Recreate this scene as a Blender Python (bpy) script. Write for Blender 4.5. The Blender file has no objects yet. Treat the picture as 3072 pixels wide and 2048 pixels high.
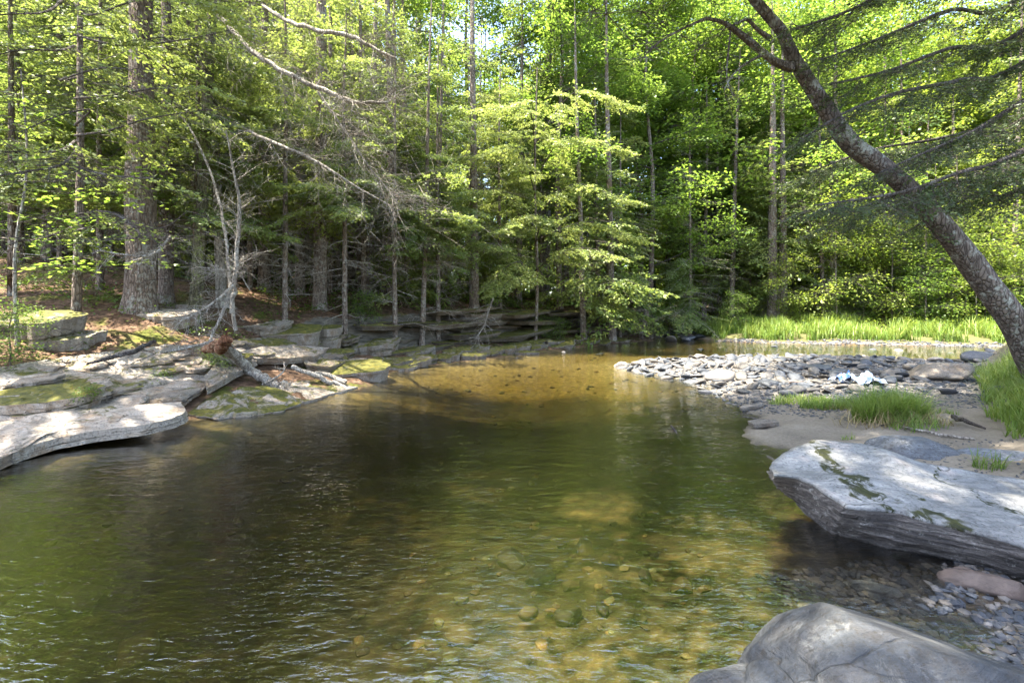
import bpy, math, random
import numpy as np
from mathutils import Vector

C = bpy.context.scene
COL = C.collection
R = math.radians
# ------------------------------------------------------------------ camera, world, sun, exposure
CAMH, FPX, CX, HY = 1.6, 455.0, 512.0, 310.0
cam_d = bpy.data.cameras.new('camera'); cam = bpy.data.objects.new('camera', cam_d); COL.objects.link(cam)
cam_d.sensor_width = 36; cam_d.lens = FPX / 1024 * 36; cam_d.shift_y = -(341 - HY) / 1024
cam_d.clip_start = .05; cam_d.clip_end = 1500
cam.location = (0, 0, CAMH); cam.rotation_euler = (R(90), 0, 0)
C.camera = cam
SUN = np.array([-.30, -.10, .945]); SUN /= np.linalg.norm(SUN)
EL = math.asin(SUN[2]); AZ = math.atan2(SUN[0], SUN[1])
W = bpy.data.worlds.new('World'); C.world = W; W.use_nodes = True
nt = W.node_tree; nt.nodes.clear()
sky = nt.nodes.new('ShaderNodeTexSky'); sky.sky_type = 'NISHITA'; sky.sun_disc = False
sky.sun_elevation = EL; sky.sun_rotation = AZ; sky.air_density = 1.0; sky.dust_density = 2.6; sky.ozone_density = .7
bg = nt.nodes.new('ShaderNodeBackground'); bg.inputs['Strength'].default_value = .15
wo = nt.nodes.new('ShaderNodeOutputWorld')
nt.links.new(sky.outputs[0], bg.inputs['Color']); nt.links.new(bg.outputs[0], wo.inputs['Surface'])
sl = bpy.data.lights.new('sun', 'SUN'); sl.energy = 5.0; sl.angle = R(.53); sl.color = (1, .94, .80)
so = bpy.data.objects.new('sun', sl); COL.objects.link(so)
so.rotation_euler = Vector(SUN).to_track_quat('Z', 'Y').to_euler(); so.location = (0, 0, 40)
C.view_settings.view_transform = 'Standard'; C.view_settings.look = 'None'
C.view_settings.gamma = 1; C.view_settings.use_curve_mapping = False
C.view_settings.exposure = 3.0
C.render.engine = 'CYCLES'
C.cycles.max_bounces = 8; C.cycles.diffuse_bounces = 6; C.cycles.glossy_bounces = 3
C.cycles.transmission_bounces = 4; C.cycles.transparent_max_bounces = 12; C.cycles.volume_bounces = 0
C.cycles.caustics_reflective = False; C.cycles.caustics_refractive = False
C.cycles.use_denoising = True; C.cycles.sample_clamp_indirect = 6

# ------------------------------------------------------------------ helpers
def P(px, py, z):                     # a point of the photograph whose height above the water is known
    d = (CAMH - z) * FPX / (py - HY)
    return np.array([(px - CX) / FPX * d, d, z])
def PD(px, py, d):                    # the same where the distance is known
    return np.array([(px - CX) / FPX * d, d, CAMH - (py - HY) / FPX * d])
def rg(s): return np.random.default_rng(s)

def _h(ix, iy, iz, s):
    n = (ix * 73856093) ^ (iy * 19349663) ^ (iz * 83492791) ^ (s * 2654435761 & 0x7fffffff)
    n = (n ^ (n >> 13)) * 1274126177 & 0x7fffffff
    n = (n ^ (n >> 16)) * 668265263 & 0x7fffffff
    return (n & 0xffff) / 32767.5 - 1
def vn(x, y, z=0., s=0):              # smooth value noise, -1..1
    x = np.asarray(x, float); y = np.asarray(y, float) + 0 * x; z = np.asarray(z, float) + 0 * x
    ix, iy, iz = np.floor(x).astype(np.int64), np.floor(y).astype(np.int64), np.floor(z).astype(np.int64)
    fx, fy, fz = x - ix, y - iy, z - iz
    fx, fy, fz = [f * f * (3 - 2 * f) for f in (fx, fy, fz)]
    r = 0
    for a in (0, 1):
        for b in (0, 1):
            for c in (0, 1):
                w = (fx if a else 1 - fx) * (fy if b else 1 - fy) * (fz if c else 1 - fz)
                r = r + w * _h(ix + a, iy + b, iz + c, s)
    return r
def fbm(x, y, z=0., s=0, o=3):
    r, a = 0, 1.
    for k in range(o):
        r = r + a * vn(np.asarray(x) * 2**k, np.asarray(y) * 2**k, np.asarray(z) * 2**k, s + k); a *= .5
    return r / (2 - 2 * a)

class MB:                             # collects vertices and faces for ONE mesh
    def __init__(s): s.v = []; s.f = []; s.n = 0; s.t = []; s.m = []
    def add(s, V, F, tint=None, mat=0):
        V = np.asarray(V, np.float32).reshape(-1, 3); F = np.asarray(F, np.int64)
        if not len(F): return
        s.v.append(V); s.f.append(F + s.n); s.n += len(V)
        s.t.append(np.full(len(F), .5, np.float32) if tint is None else np.broadcast_to(np.asarray(tint, np.float32), (len(F),)))
        s.m.append(np.full(len(F), mat, np.int32))
    def quads(s, Q, tint=None, mat=0):  # Q (n,4,3)
        Q = np.asarray(Q); n = len(Q)
        s.add(Q.reshape(-1, 3), np.arange(n * 4).reshape(n, 4), tint, mat)
    def mesh(s, name, mats, smooth=False):
        me = bpy.data.meshes.new(name)
        V = np.concatenate(s.v); me.vertices.add(len(V)); me.vertices.foreach_set('co', V.ravel())
        tot = np.concatenate([np.full(len(f), f.shape[1]) for f in s.f]).astype(np.int32)
        idx = np.concatenate([f.ravel() for f in s.f]).astype(np.int32)
        me.loops.add(len(idx)); me.loops.foreach_set('vertex_index', idx)
        me.polygons.add(len(tot)); st = np.concatenate([[0], np.cumsum(tot)[:-1]]).astype(np.int32)
        me.polygons.foreach_set('loop_start', st)
        me.polygons.foreach_set('material_index', np.concatenate(s.m))
        me.polygons.foreach_set('use_smooth', np.full(len(tot), smooth))
        at = me.attributes.new('tint', 'FLOAT', 'FACE'); at.data.foreach_set('value', np.concatenate(s.t).astype(np.float32))
        for m in (mats if isinstance(mats, (list, tuple)) else [mats]): me.materials.append(m)
        me.update(calc_edges=True); me.validate()
        return me
    def build(s, name, mats, parent=None, smooth=False):
        o = bpy.data.objects.new(name, s.mesh(name, mats, smooth)); COL.objects.link(o)
        if parent: o.parent = parent
        return o
def tag(o, label=None, cat=None, group=None, kind=None):
    if label: o['label'] = label
    if cat: o['category'] = cat
    if group: o['group'] = group
    if kind: o['kind'] = kind
    return o
def empty(name, loc=(0, 0, 0), rz=0):
    o = bpy.data.objects.new(name, None); COL.objects.link(o); o.location = loc; o.rotation_euler = (0, 0, rz)
    o.empty_display_size = .2
    return o
def zone(x, y):                        # words for where something stands, by what one can find there
    p = CX + FPX * x / max(y, .1)
    for lim, w in ((110, 'by the left edge'), (215, 'behind the massive furrowed hemlock'), (345, 'behind the dead white saplings'), (470, 'behind the left half of the cliff'), (625, 'behind the right half of the cliff'),
                   (720, 'behind the stony inlet'), (830, 'around the double trunk'), (960, 'behind the grassy bank')):
        if p < lim: return w
    return 'beyond the leaning trunk'
def row(y): return 'front row' if y < 23 else 'second row' if y < 30 else 'middle depth' if y < 42 else 'far back'
def copy_tree(o, parent=None):
    c = o.copy(); COL.objects.link(c); c.parent = parent
    for ch in [x for x in KIDS.get(o.name, [])]: copy_tree(ch, c)
    return c
KIDS = {}
def kid(o, parent): KIDS.setdefault(parent.name, []).append(o); o.parent = parent; return o

def norm(a): return a / np.maximum(np.linalg.norm(a, axis=-1, keepdims=True), 1e-9)
def sticks(mb, A, B, ra, rb, n=3, tint=None, mat=0):   # many tapering prisms
    A = np.asarray(A, float).reshape(-1, 3); B = np.asarray(B, float).reshape(-1, 3); m = len(A)
    if not m: return
    ra = np.broadcast_to(ra, (m,)); rb = np.broadcast_to(rb, (m,))
    d = norm(B - A); up = np.where(np.abs(d[:, 2:3]) > .9, [[1., 0, 0]], [[0, 0, 1.]])
    u = norm(np.cross(d, up)); w = np.cross(d, u)
    a = np.arange(n) * 2 * math.pi / n
    ring = np.cos(a)[None, :, None] * u[:, None] + np.sin(a)[None, :, None] * w[:, None]
    V = np.concatenate([A[:, None] + ring * ra[:, None, None], B[:, None] + ring * rb[:, None, None]], 1)
    i = np.arange(n); j = (i + 1) % n
    F = np.stack([i, j, j + n, i + n], 1)[None] + (np.arange(m) * 2 * n)[:, None, None]
    t = None if tint is None else np.repeat(np.broadcast_to(tint, (m,)), n)
    mb.add(V, F.reshape(-1, 4), t, mat)
def smooth_path(pts, k=5):
    pts = np.asarray(pts, float); n = len(pts); out = []
    for i in range(n - 1):
        p0, p1, p2, p3 = pts[max(i - 1, 0)], pts[i], pts[i + 1], pts[min(i + 2, n - 1)]
        for t in np.arange(k) / k:
            out.append(.5 * (2 * p1 + (p2 - p0) * t + (2 * p0 - 5 * p1 + 4 * p2 - p3) * t * t + (3 * p1 - p0 - 3 * p2 + p3) * t**3))
    out.append(pts[-1]); return np.array(out)
def tube(mb, path, rad, n=10, rough=.06, seed=0, tint=None, mat=0, cap=True):  # one continuous bent tube
    path = np.asarray(path, float); m = len(path); rad = np.asarray(rad, float)
    t = norm(np.gradient(path, axis=0)); u = np.zeros_like(path)
    ref = np.array([1., 0, 0]) if abs(t[0][0]) < .8 else np.array([0, 1., 0])
    u[0] = norm(ref - t[0] * ref.dot(t[0]))
    for i in range(1, m): u[i] = norm(u[i - 1] - t[i] * u[i - 1].dot(t[i]))
    w = np.cross(t, u); a = np.arange(n) * 2 * math.pi / n
    ca, sa = np.cos(a), np.sin(a)
    L = np.concatenate([[0], np.cumsum(np.linalg.norm(np.diff(path, axis=0), axis=1))])
    rr = rad[:, None] * (1 + rough * vn(ca[None] * 1.7 + 0 * L[:, None], sa[None] * 1.7, L[:, None] * 2.5 / max(rad.max() * 8, .3), seed))
    V = path[:, None] + (ca[None, :, None] * u[:, None] + sa[None, :, None] * w[:, None]) * rr[..., None]
    i = np.arange(m - 1)[:, None] * n; j = np.arange(n)[None]; k = (j + 1) % n
    F = np.stack([i + j, i + k, i + k + n, i + j + n], -1).reshape(-1, 4)
    mb.add(V, F, tint, mat)
    if cap:
        for e, r in ((0, 0), (m - 1, m - 1)):
            c = np.vstack([V[e], path[e] + (t[e] * .3 * rad[e] * (-1 if e == 0 else 1))])
            jj = np.arange(n); kk = (jj + 1) % n
            mb.add(c, np.stack([kk, jj, np.full(n, n)], 1) if e == 0 else np.stack([jj, kk, np.full(n, n)], 1), tint, mat)
def twigs_on(mb, path, n, L, r, g, droop=.2, sub=4, t0=.15, flat=.35, mat=0, fwd=.7):
    path = np.asarray(path, float); m = len(path) - 1
    t = g.uniform(t0, 1, n) * m; i = np.minimum(t.astype(int), m - 1); f = (t - i)[:, None]
    p = path[i] * (1 - f) + path[i + 1] * f; d = norm(path[i + 1] - path[i])
    v = g.normal(size=(n, 3)) * [1, 1, flat]; v = norm(v - d * (v * d).sum(1, keepdims=True)) + d * fwd
    l = L * g.uniform(.35, 1, n)[:, None]; v = norm(v)
    a, q = p, v
    for s in range(3):
        b = a + q * l / 3; sticks(mb, a, b, r * (1 - s * .28), r * (1 - (s + 1) * .28), 3, mat=mat)
        if sub:
            k = sub
            bi = np.repeat(np.arange(n), k); ff = g.uniform(0, 1, (n * k, 1))
            sp = a[bi] * (1 - ff) + b[bi] * ff
            sv = norm(norm(g.normal(size=(n * k, 3)) * [1, 1, flat]) + q[bi] * .8)
            sticks(mb, sp, sp + sv * l[bi] * g.uniform(.12, .4, (n * k, 1)), r * .4, r * .15, 3, mat=mat)
        a = b; q = norm(q + g.normal(size=(n, 3)) * .18 + [0, 0, -droop * .5])

# ------------------------------------------------------------------ materials
def mat(name):
    m = bpy.data.materials.new(name); m.use_nodes = True; t = m.node_tree; t.nodes.clear()
    o = t.nodes.new('ShaderNodeOutputMaterial'); return m, t, o
class NT:
    def __init__(s, name): s.m, s.t, s.o = mat(name)
    def n(s, ty, **kw):
        x = s.t.nodes.new('ShaderNode' + ty)
        for k, v in kw.items():
            if k.startswith('i_'): x.inputs[k[2:].replace('_', ' ')].default_value = v
            else: setattr(x, k, v)
        return x
    def l(s, a, b): s.t.links.new(a, b)
    def noise(s, vec, scale, detail=4, rough=.55, dist=0):
        x = s.n('TexNoise', i_Scale=scale, i_Detail=detail, i_Roughness=rough, i_Distortion=dist)
        if vec: s.l(vec, x.inputs['Vector'])
        return x.outputs['Fac']
    def ramp(s, fac, stops, interp='LINEAR'):
        r = s.n('ValToRGB'); r.color_ramp.interpolation = interp; e = r.color_ramp.elements
        while len(e) < len(stops): e.new(.5)
        for x, (p, c) in zip(e, stops):
            x.position = p; x.color = (*c, 1) if not isinstance(c, (int, float)) else (c, c, c, 1)
        s.l(fac, r.inputs['Fac']); return r.outputs['Color']
    def mix(s, f, a, b, bt='MIX'):
        x = s.n('Mix', data_type='RGBA', blend_type=bt)
        for v, i in ((f, 0), (a, 6), (b, 7)):
            if hasattr(v, 'is_linked') or hasattr(v, 'links'): s.l(v, x.inputs[i])
            else: x.inputs[i].default_value = v if i == 0 else (*v, 1)
        return x.outputs[2]
    def math(s, op, a, b=0, c=0, clamp=False):
        x = s.n('Math', operation=op, use_clamp=clamp)
        for v, i in ((a, 0), (b, 1), (c, 2)):
            if hasattr(v, 'links'): s.l(v, x.inputs[i])
            else: x.inputs[i].default_value = v
        return x.outputs[0]
    def mapping(s, vec, scale, rot=(0, 0, 0)):
        x = s.n('Mapping'); x.inputs['Scale'].default_value = scale; x.inputs['Rotation'].default_value = rot
        s.l(vec, x.inputs['Vector']); return x.outputs[0]
    def bump(s, h, strength, dist, nrm=None):
        x = s.n('Bump', i_Strength=strength, i_Distance=dist); s.l(h, x.inputs['Height'])
        if nrm: s.l(nrm, x.inputs['Normal'])
        return x.outputs[0]
    def out(s, sh): s.l(sh, s.o.inputs['Surface']); return s.m
    def princ(s, col, rough=.8, spec=.3, nrm=None):
        x = s.n('BsdfPrincipled')
        for v, k in ((col, 'Base Color'), (rough, 'Roughness'), (spec, 'Specular IOR Level')):
            if hasattr(v, 'links'): s.l(v, x.inputs[k])
            else: x.inputs[k].default_value = (*v, 1) if isinstance(v, tuple) else v
        if nrm: s.l(nrm, x.inputs['Normal'])
        return x.outputs[0]

def leaf_mat(name, dark, mid, light, trans=.45, gloss=.35, rough=.45, patch=.35):
    s = NT(name); at = s.n('Attribute', attribute_name='tint').outputs['Fac']
    oi = s.n('ObjectInfo'); pos = s.n('NewGeometry').outputs['Position']
    nz = s.noise(pos, 1.1, 2)
    f = s.math('ADD', at, s.math('MULTIPLY', s.math('SUBTRACT', nz, .5), patch * 2))
    f = s.math('ADD', f, s.math('MULTIPLY', s.math('SUBTRACT', oi.outputs['Random'], .5), .35), clamp=True)
    c = s.ramp(f, [(0, dark), (.5, mid), (1, light)])
    d = s.princ(c, rough, gloss)
    tr = s.n('BsdfTranslucent'); c2 = s.mix(.35, c, (light[0] * 1.15, light[1] * 1.15, light[2] * .5)); s.l(c2, tr.inputs['Color'])
    m = s.n('MixShader'); m.inputs[0].default_value = trans; s.l(d, m.inputs[1]); s.l(tr.outputs[0], m.inputs[2])
    return s.out(m.outputs[0])
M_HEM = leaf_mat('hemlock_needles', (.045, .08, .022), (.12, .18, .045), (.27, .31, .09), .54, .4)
M_HEMD = leaf_mat('hemlock_needles_dark', (.025, .04, .018), (.06, .09, .03), (.12, .155, .045), .45, .35)  # darker copy of the needles, silhouette shade put into the colour
M_BRD = leaf_mat('broad_leaves', (.05, .105, .018), (.11, .20, .03), (.23, .31, .06), .6, .45)
M_BRDY = leaf_mat('sunlit_broad_leaves', (.08, .13, .018), (.17, .25, .035), (.30, .35, .06), .6, .4)  # lighter, yellower copy of the broad leaves, sunlight put into the colour
M_GRS = leaf_mat('grass_blades', (.06, .12, .02), (.13, .21, .035), (.30, .34, .10), .45, .3)
M_STRAW = leaf_mat('straw_stems', (.12, .09, .04), (.26, .20, .10), (.38, .31, .17), .25, .3)
M_LIT = leaf_mat('dead_leaves', (.055, .03, .016), (.13, .07, .04), (.26, .17, .11), .2, .3, .6)
M_LITG = leaf_mat('ground_plants', (.03, .055, .008), (.07, .12, .016), (.13, .19, .025), .45, .3)

def bark_mat(name, dark, light, lich, scale=1., lam=.35):
    s = NT(name); tc = s.n('TexCoord').outputs['Object']
    v = s.mapping(tc, (14 * scale, 14 * scale, 3 * scale)); n1 = s.noise(v, 1, 6, .65, .6)
    vo = s.n('TexVoronoi', i_Scale=1.6, feature='DISTANCE_TO_EDGE'); s.l(v, vo.inputs['Vector'])
    n2 = s.noise(tc, 2.2 * scale, 4, .6)
    n3 = s.noise(tc, 11 * scale, 5, .7)
    c = s.ramp(n1, [(.3, dark), (.7, light)])
    c = s.mix(s.ramp(vo.outputs['Distance'], [(0, .75), (.12, 0)]), c, tuple(x * .45 for x in dark))
    c = s.mix(s.math('MULTIPLY', s.ramp(s.math('MULTIPLY', n3, s.math('ADD', n2, .5)), [(.52, 0), (.62, 1)]), lam * 2, clamp=True), c, lich)
    h = s.math('ADD', n1, s.math('MULTIPLY', s.ramp(vo.outputs['Distance'], [(0, 0), (.2, 1)]), .8))
    return s.out(s.princ(c, .9, .15, s.bump(h, .8, .03)))
M_BARK = bark_mat('conifer_bark', (.075, .053, .04), (.27, .21, .17), (.30, .29, .25))
M_BARKP = bark_mat('pale_bark', (.13, .11, .09), (.38, .34, .29), (.5, .48, .43))
M_BARKL = bark_mat('leaning_trunk_bark', (.055, .042, .037), (.18, .145, .125), (.25, .25, .22), .9, .45)
M_BARKM = bark_mat('mossy_bark', (.06, .055, .03), (.16, .14, .09), (.15, .17, .05), 1, .6)
M_DEAD = bark_mat('dead_wood', (.16, .135, .11), (.42, .37, .32), (.5, .47, .42), 1.4)
M_TWIG = bark_mat('dark_twigs', (.05, .04, .036), (.11, .09, .08), (.15, .14, .13), 1.4)
M_ROT = bark_mat('red_rotten_wood', (.09, .035, .018), (.27, .12, .065), (.3, .2, .12), 1.4)

def rock_mat(name='layered_rock', base=(.10, .08, .06), light=(.36, .305, .25), tilt=(0, 0, 0), cracks=1., stain=.6, bd=.035):
    # object colour: r = moss cover, g = lightness, b = how wet
    s = NT(name); pos = s.n('NewGeometry'); tc = s.n('TexCoord').outputs['Object']
    oi = s.n('ObjectInfo').outputs['Color']; sep = s.n('SeparateColor'); s.l(oi, sep.inputs[0])
    moss, brt, wet = sep.outputs[0], sep.outputs[1], sep.outputs[2]
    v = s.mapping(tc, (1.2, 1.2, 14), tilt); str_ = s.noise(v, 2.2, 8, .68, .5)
    n1 = s.noise(tc, 1.7, 6, .6, .4); n2 = s.noise(tc, 14, 6, .7); n4 = s.noise(s.mapping(tc, (3, 9, 3), (0, 0, .5)), 3, 6, .65, .8)
    f = s.math('ADD', s.math('MULTIPLY', str_, .45), s.math('MULTIPLY', n1, .3)); f = s.math('ADD', f, s.math('MULTIPLY', n4, .3))
    c = s.ramp(f, [(.34, base), (.5, tuple(.5 * a + .5 * b for a, b in zip(base, light))), (.66, light)])
    c = s.mix(s.ramp(n2, [(.3, .5), (.48, 0)]), c, (.09, .08, .07))
    c = s.mix(s.math('MULTIPLY', s.ramp(s.noise(tc, 3.1, 5, .7), [(.5, 0), (.62, 1)]), stain), c, (.17, .105, .055))
    c = s.mix(s.math('MULTIPLY', s.ramp(s.noise(tc, 8, 7, .8, .3), [(.56, 0), (.66, 1)]), .4), c, (.46, .45, .42))
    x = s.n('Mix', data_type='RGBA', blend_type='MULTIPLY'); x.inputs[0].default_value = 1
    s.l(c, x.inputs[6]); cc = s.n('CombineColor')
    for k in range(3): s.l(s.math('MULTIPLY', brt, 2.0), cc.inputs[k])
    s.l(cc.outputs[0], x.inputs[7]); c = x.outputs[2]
    nz = s.n('SeparateXYZ'); s.l(pos.outputs['Normal'], nz.inputs[0])
    up = s.math('MULTIPLY', s.math('SUBTRACT', nz.outputs[2], .25), 2.2, clamp=True)
    mn = s.noise(tc, 2.3, 7, .72, .8)
    k = s.math('MULTIPLY', s.math('SUBTRACT', s.math('ADD', mn, s.math('MULTIPLY', moss, .55)), .72), 14, clamp=True)
    k = s.math('MULTIPLY', k, up)
    mc = s.ramp(s.noise(tc, 9, 5, .7), [(.3, (.03, .034, .007)), (.5, (.08, .078, .012)), (.72, (.17, .135, .02))])
    c = s.mix(k, c, mc)
    ck = s.n('TexVoronoi', i_Scale=1.5, feature='DISTANCE_TO_EDGE'); wv = s.n('Mix', data_type='VECTOR'); wv.inputs[0].default_value = .22
    nzv = s.n('TexNoise', i_Scale=2.6, i_Detail=5); s.l(tc, nzv.inputs['Vector']); s.l(s.mapping(tc, (1, 2.6, 3)), wv.inputs[4]); s.l(nzv.outputs['Color'], wv.inputs[5]); s.l(wv.outputs[1], ck.inputs['Vector'])
    cr = s.ramp(ck.outputs['Distance'], [(.0, 1), (.012, 0)]); cr = s.math('MULTIPLY', s.math('MULTIPLY', cr, cracks), s.ramp(n1, [(.48, 0), (.56, 1)])); c = s.mix(s.math('MULTIPLY', cr, .6), c, (.025, .022, .02))
    n6 = s.noise(tc, 46, 4, .7); c = s.mix(s.ramp(n6, [(.34, .8), (.48, 0)]), c, (.05, .045, .04))
    h = s.math('ADD', s.math('MULTIPLY', str_, .6), s.math('MULTIPLY', n2, .5)); h = s.math('ADD', h, s.math('MULTIPLY', k, .25)); h = s.math('SUBTRACT', h, s.math('MULTIPLY', cr, .6)); h = s.math('ADD', h, s.math('MULTIPLY', n6, .22))
    h = s.math('ADD', h, s.math('MULTIPLY', n4, .5))
    ro = s.math('SUBTRACT', .85, s.math('MULTIPLY', wet, .45))
    return s.out(s.princ(c, ro, s.math('ADD', .25, s.math('MULTIPLY', wet, .4)), s.bump(h, .85, bd)))
M_ROCK = rock_mat()
M_ROCKB = rock_mat('grey_boulder_rock', (.032, .036, .044), (.175, .185, .20), (.12, .2, 0), .35, .12, .06)

def pebble_mat():
    s = NT('creek_stone'); at = s.n('Attribute', attribute_name='tint').outputs['Fac']; oi = s.n('ObjectInfo').outputs['Random']
    tc = s.n('TexCoord').outputs['Object']
    f = s.math('FRACT', s.math('ADD', s.math('MULTIPLY', oi, 7.3), at))
    c = s.ramp(f, [(0, (.022, .026, .034)), (.3, (.05, .055, .066)), (.5, (.03, .033, .042)), (.62, (.075, .066, .056)), (.8, (.115, .10, .088)), (.9, (.04, .037, .036)), (1, (.17, .15, .135))])
    n = s.noise(s.mapping(tc, (2, 2, 7)), 3, 6, .7, .4)
    c = s.mix(s.ramp(n, [(.3, .6), (.55, 0)]), c, (.06, .06, .06)); c = s.mix(s.ramp(n, [(.55, 0), (.8, .4)]), c, (.45, .43, .4))
    return s.out(s.princ(c, .62, .35, s.bump(n, .5, .02)))
M_PEB = pebble_mat()
def plain(name, col, rough=.6, spec=.4, sc=8, var=.35, bumpd=.01):
    s = NT(name); tc = s.n('TexCoord').outputs['Object']; n = s.noise(tc, sc, 5, .65)
    c = s.mix(n, tuple(x * (1 - var) for x in col), tuple(min(1, x * (1 + var)) for x in col))
    return s.out(s.princ(c, rough, spec, s.bump(n, .5, bumpd)))
def bed_stone_mat():
    s = NT('algae_covered_stone'); at = s.n('Attribute', attribute_name='tint').outputs['Fac']; n = s.noise(s.n('TexCoord').outputs['Object'], 9, 5, .7)
    c = s.ramp(s.math('ADD', s.math('MULTIPLY', at, .8), s.math('MULTIPLY', n, .3)), [(.1, (.02, .018, .011)), (.35, (.06, .042, .018)), (.55, (.035, .033, .02)), (.75, (.12, .075, .025)), (.9, (.08, .085, .04)), (1, (.17, .13, .07))])
    return s.out(s.princ(c, .75, .2, s.bump(n, .5, .02)))
M_BED = bed_stone_mat()
M_WHITE = plain('pale_quartz_stone', (.34, .30, .265), .7, .3)
M_RSTN = plain('pinkish_stone', (.105, .08, .068), .7, .3, 12, .7, .03)

def ground_mat():
    s = NT('forest_ground'); pos = s.n('NewGeometry').outputs['Position']
    a = lambda k: s.n('Attribute', attribute_name=k).outputs['Fac']
    n1 = s.noise(pos, 1.3, 6, .65); n2 = s.noise(pos, 9, 6, .7); n3 = s.noise(pos, 38, 5, .7)
    lit = s.ramp(n2, [(.3, (.025, .016, .010)), (.5, (.085, .05, .030)), (.7, (.20, .125, .085))])
    mossc = s.ramp(n2, [(.3, (.035, .045, .01)), (.7, (.12, .12, .02))])
    lit = s.mix(s.ramp(n1, [(.52, 0), (.64, 1)]), lit, mossc)
    sand = s.ramp(s.math('ADD', s.math('MULTIPLY', n3, .5), s.math('MULTIPLY', n1, .5)), [(.35, (.10, .083, .065)), (.65, (.235, .198, .155))])
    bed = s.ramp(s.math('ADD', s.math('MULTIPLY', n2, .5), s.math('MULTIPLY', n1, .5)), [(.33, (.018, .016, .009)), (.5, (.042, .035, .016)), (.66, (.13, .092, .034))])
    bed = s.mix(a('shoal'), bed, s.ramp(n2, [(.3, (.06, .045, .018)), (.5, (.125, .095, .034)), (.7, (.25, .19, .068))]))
    grs = s.ramp(n2, [(.3, (.04, .04, .018)), (.7, (.10, .095, .035))])
    grv = s.ramp(n3, [(.3, (.05, .045, .04)), (.5, (.13, .115, .10)), (.7, (.27, .235, .20))])
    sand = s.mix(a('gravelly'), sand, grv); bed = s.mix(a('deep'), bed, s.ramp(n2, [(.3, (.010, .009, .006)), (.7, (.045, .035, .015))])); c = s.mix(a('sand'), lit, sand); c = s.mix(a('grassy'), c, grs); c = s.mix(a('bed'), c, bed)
    nz = s.n('SeparateXYZ'); s.l(s.n('NewGeometry').outputs['True Normal'], nz.inputs[0])
    rk = s.ramp(s.noise(s.mapping(pos, (1, 1, 9)), 3, 6, .7), [(.35, (.03, .026, .02)), (.65, (.14, .12, .095))])
    c = s.mix(s.ramp(nz.outputs[2], [(.55, 1), (.72, 0)]), c, rk)
    h = s.math('ADD', s.math('MULTIPLY', n2, .7), s.math('MULTIPLY', n3, .3))
    return s.out(s.princ(c, .9, .15, s.bump(h, .7, .04)))
M_GROUND = ground_mat()

def water_mat():
    s = NT('creek_water'); pos = s.n('NewGeometry').outputs['Position']
    w1 = s.noise(s.mapping(pos, (4, 9, 1), (0, 0, .2)), 1, 3, .5, .5)
    w2 = s.noise(s.mapping(pos, (13, 30, 1), (0, 0, .3)), 1, 3, .55, .4)
    w3 = s.noise(pos, .9, 2, .5)
    h = s.math('ADD', s.math('MULTIPLY', w1, 1.0), s.math('MULTIPLY', s.math('MULTIPLY', w2, .8), s.ramp(w3, [(.35, .35), (.65, 1)])))
    b = s.bump(h, 1, .0085)
    fr = s.n('Fresnel', i_IOR=1.5); s.l(b, fr.inputs['Normal'])
    f = s.math('MINIMUM', s.math('ADD', s.math('MULTIPLY', fr.outputs[0], 2.5), .03), s.math('ADD', s.math('MULTIPLY', fr.outputs[0], .65), .26))
    g = s.n('BsdfGlossy', i_Roughness=.0); g.inputs['Color'].default_value = (1, 1, 1, 1); s.l(b, g.inputs['Normal'])
    t = s.n('BsdfTransparent'); t.inputs['Color'].default_value = (.93, .93, .86, 1)
    m = s.n('MixShader'); s.l(f, m.inputs[0]); s.l(t.outputs[0], m.inputs[1]); s.l(g.outputs[0], m.inputs[2])
    v = s.n('VolumeAbsorption', i_Density=.85); v.inputs['Color'].default_value = (.56, .50, .22, 1)
    s.l(v.outputs[0], s.o.inputs['Volume'])
    return s.out(m.outputs[0])
M_WATER = water_mat()

# ------------------------------------------------------------------ the ground
LEFT = np.array([(-150, -70), (-14, -.5), (-8.2, 3.4), (-5.7, 5.0), (-4.75, 6.4), (-3.7, 7.3), (-3.15, 9.1), (-2.9, 12.1), (-1.6, 13.9), (-.3, 15.5), (2.3, 19), (4.8, 21.6),
    (7.2, 24), (8.6, 28), (10.7, 33), (40, 400), (-300, 400), (-300, -70)], float)
FARB = np.array([(300, 2), (60, 15.5), (30, 18.5), (21.5, 20.0), (16, 21.3), (12.6, 22.2), (10.6, 24), (10.9, 29), (11, 33), (41, 400), (400, 400), (400, 2)], float)
BAR = np.array([(3.3, 13.2), (4.8, 14.4), (7, 15.2), (10, 15.2), (13.6, 14.2), (17, 13.4), (25, 12.4), (60, 9.5), (300, -4), (300, -100), (-6, -100), (-2.5, -6), (-.4, -1.4), (.5, 0), (1.15, 1.0),
    (1.7, 1.75), (2.2, 2.45), (3.1, 2.8), (3.0, 3.9), (2.8, 4.8), (3.15, 6.1), (3.8, 7.5), (3.9, 8.9), (4.2, 10.2), (3.6, 11.6)], float)
def sdf(x, y, poly):
    ins = np.zeros(x.shape, bool); d = np.full(x.shape, 1e9); n = len(poly)
    for i in range(n):
        ax, ay = poly[i]; bx, by = poly[(i + 1) % n]; ex, ey = bx - ax, by - ay
        t = np.clip(((x - ax) * ex + (y - ay) * ey) / (ex * ex + ey * ey), 0, 1)
        d = np.minimum(d, (x - ax - t * ex)**2 + (y - ay - t * ey)**2)
        c = ((ay > y) != (by > y)); c &= x < (bx - ax) * (y - ay) / np.where(by == ay, 1e-9, by - ay) + ax
        ins ^= c
    d = np.sqrt(d); return np.where(ins, d, -d)
def sm(t): t = np.clip(t, 0, 1); return t * t * (3 - 2 * t)
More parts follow.
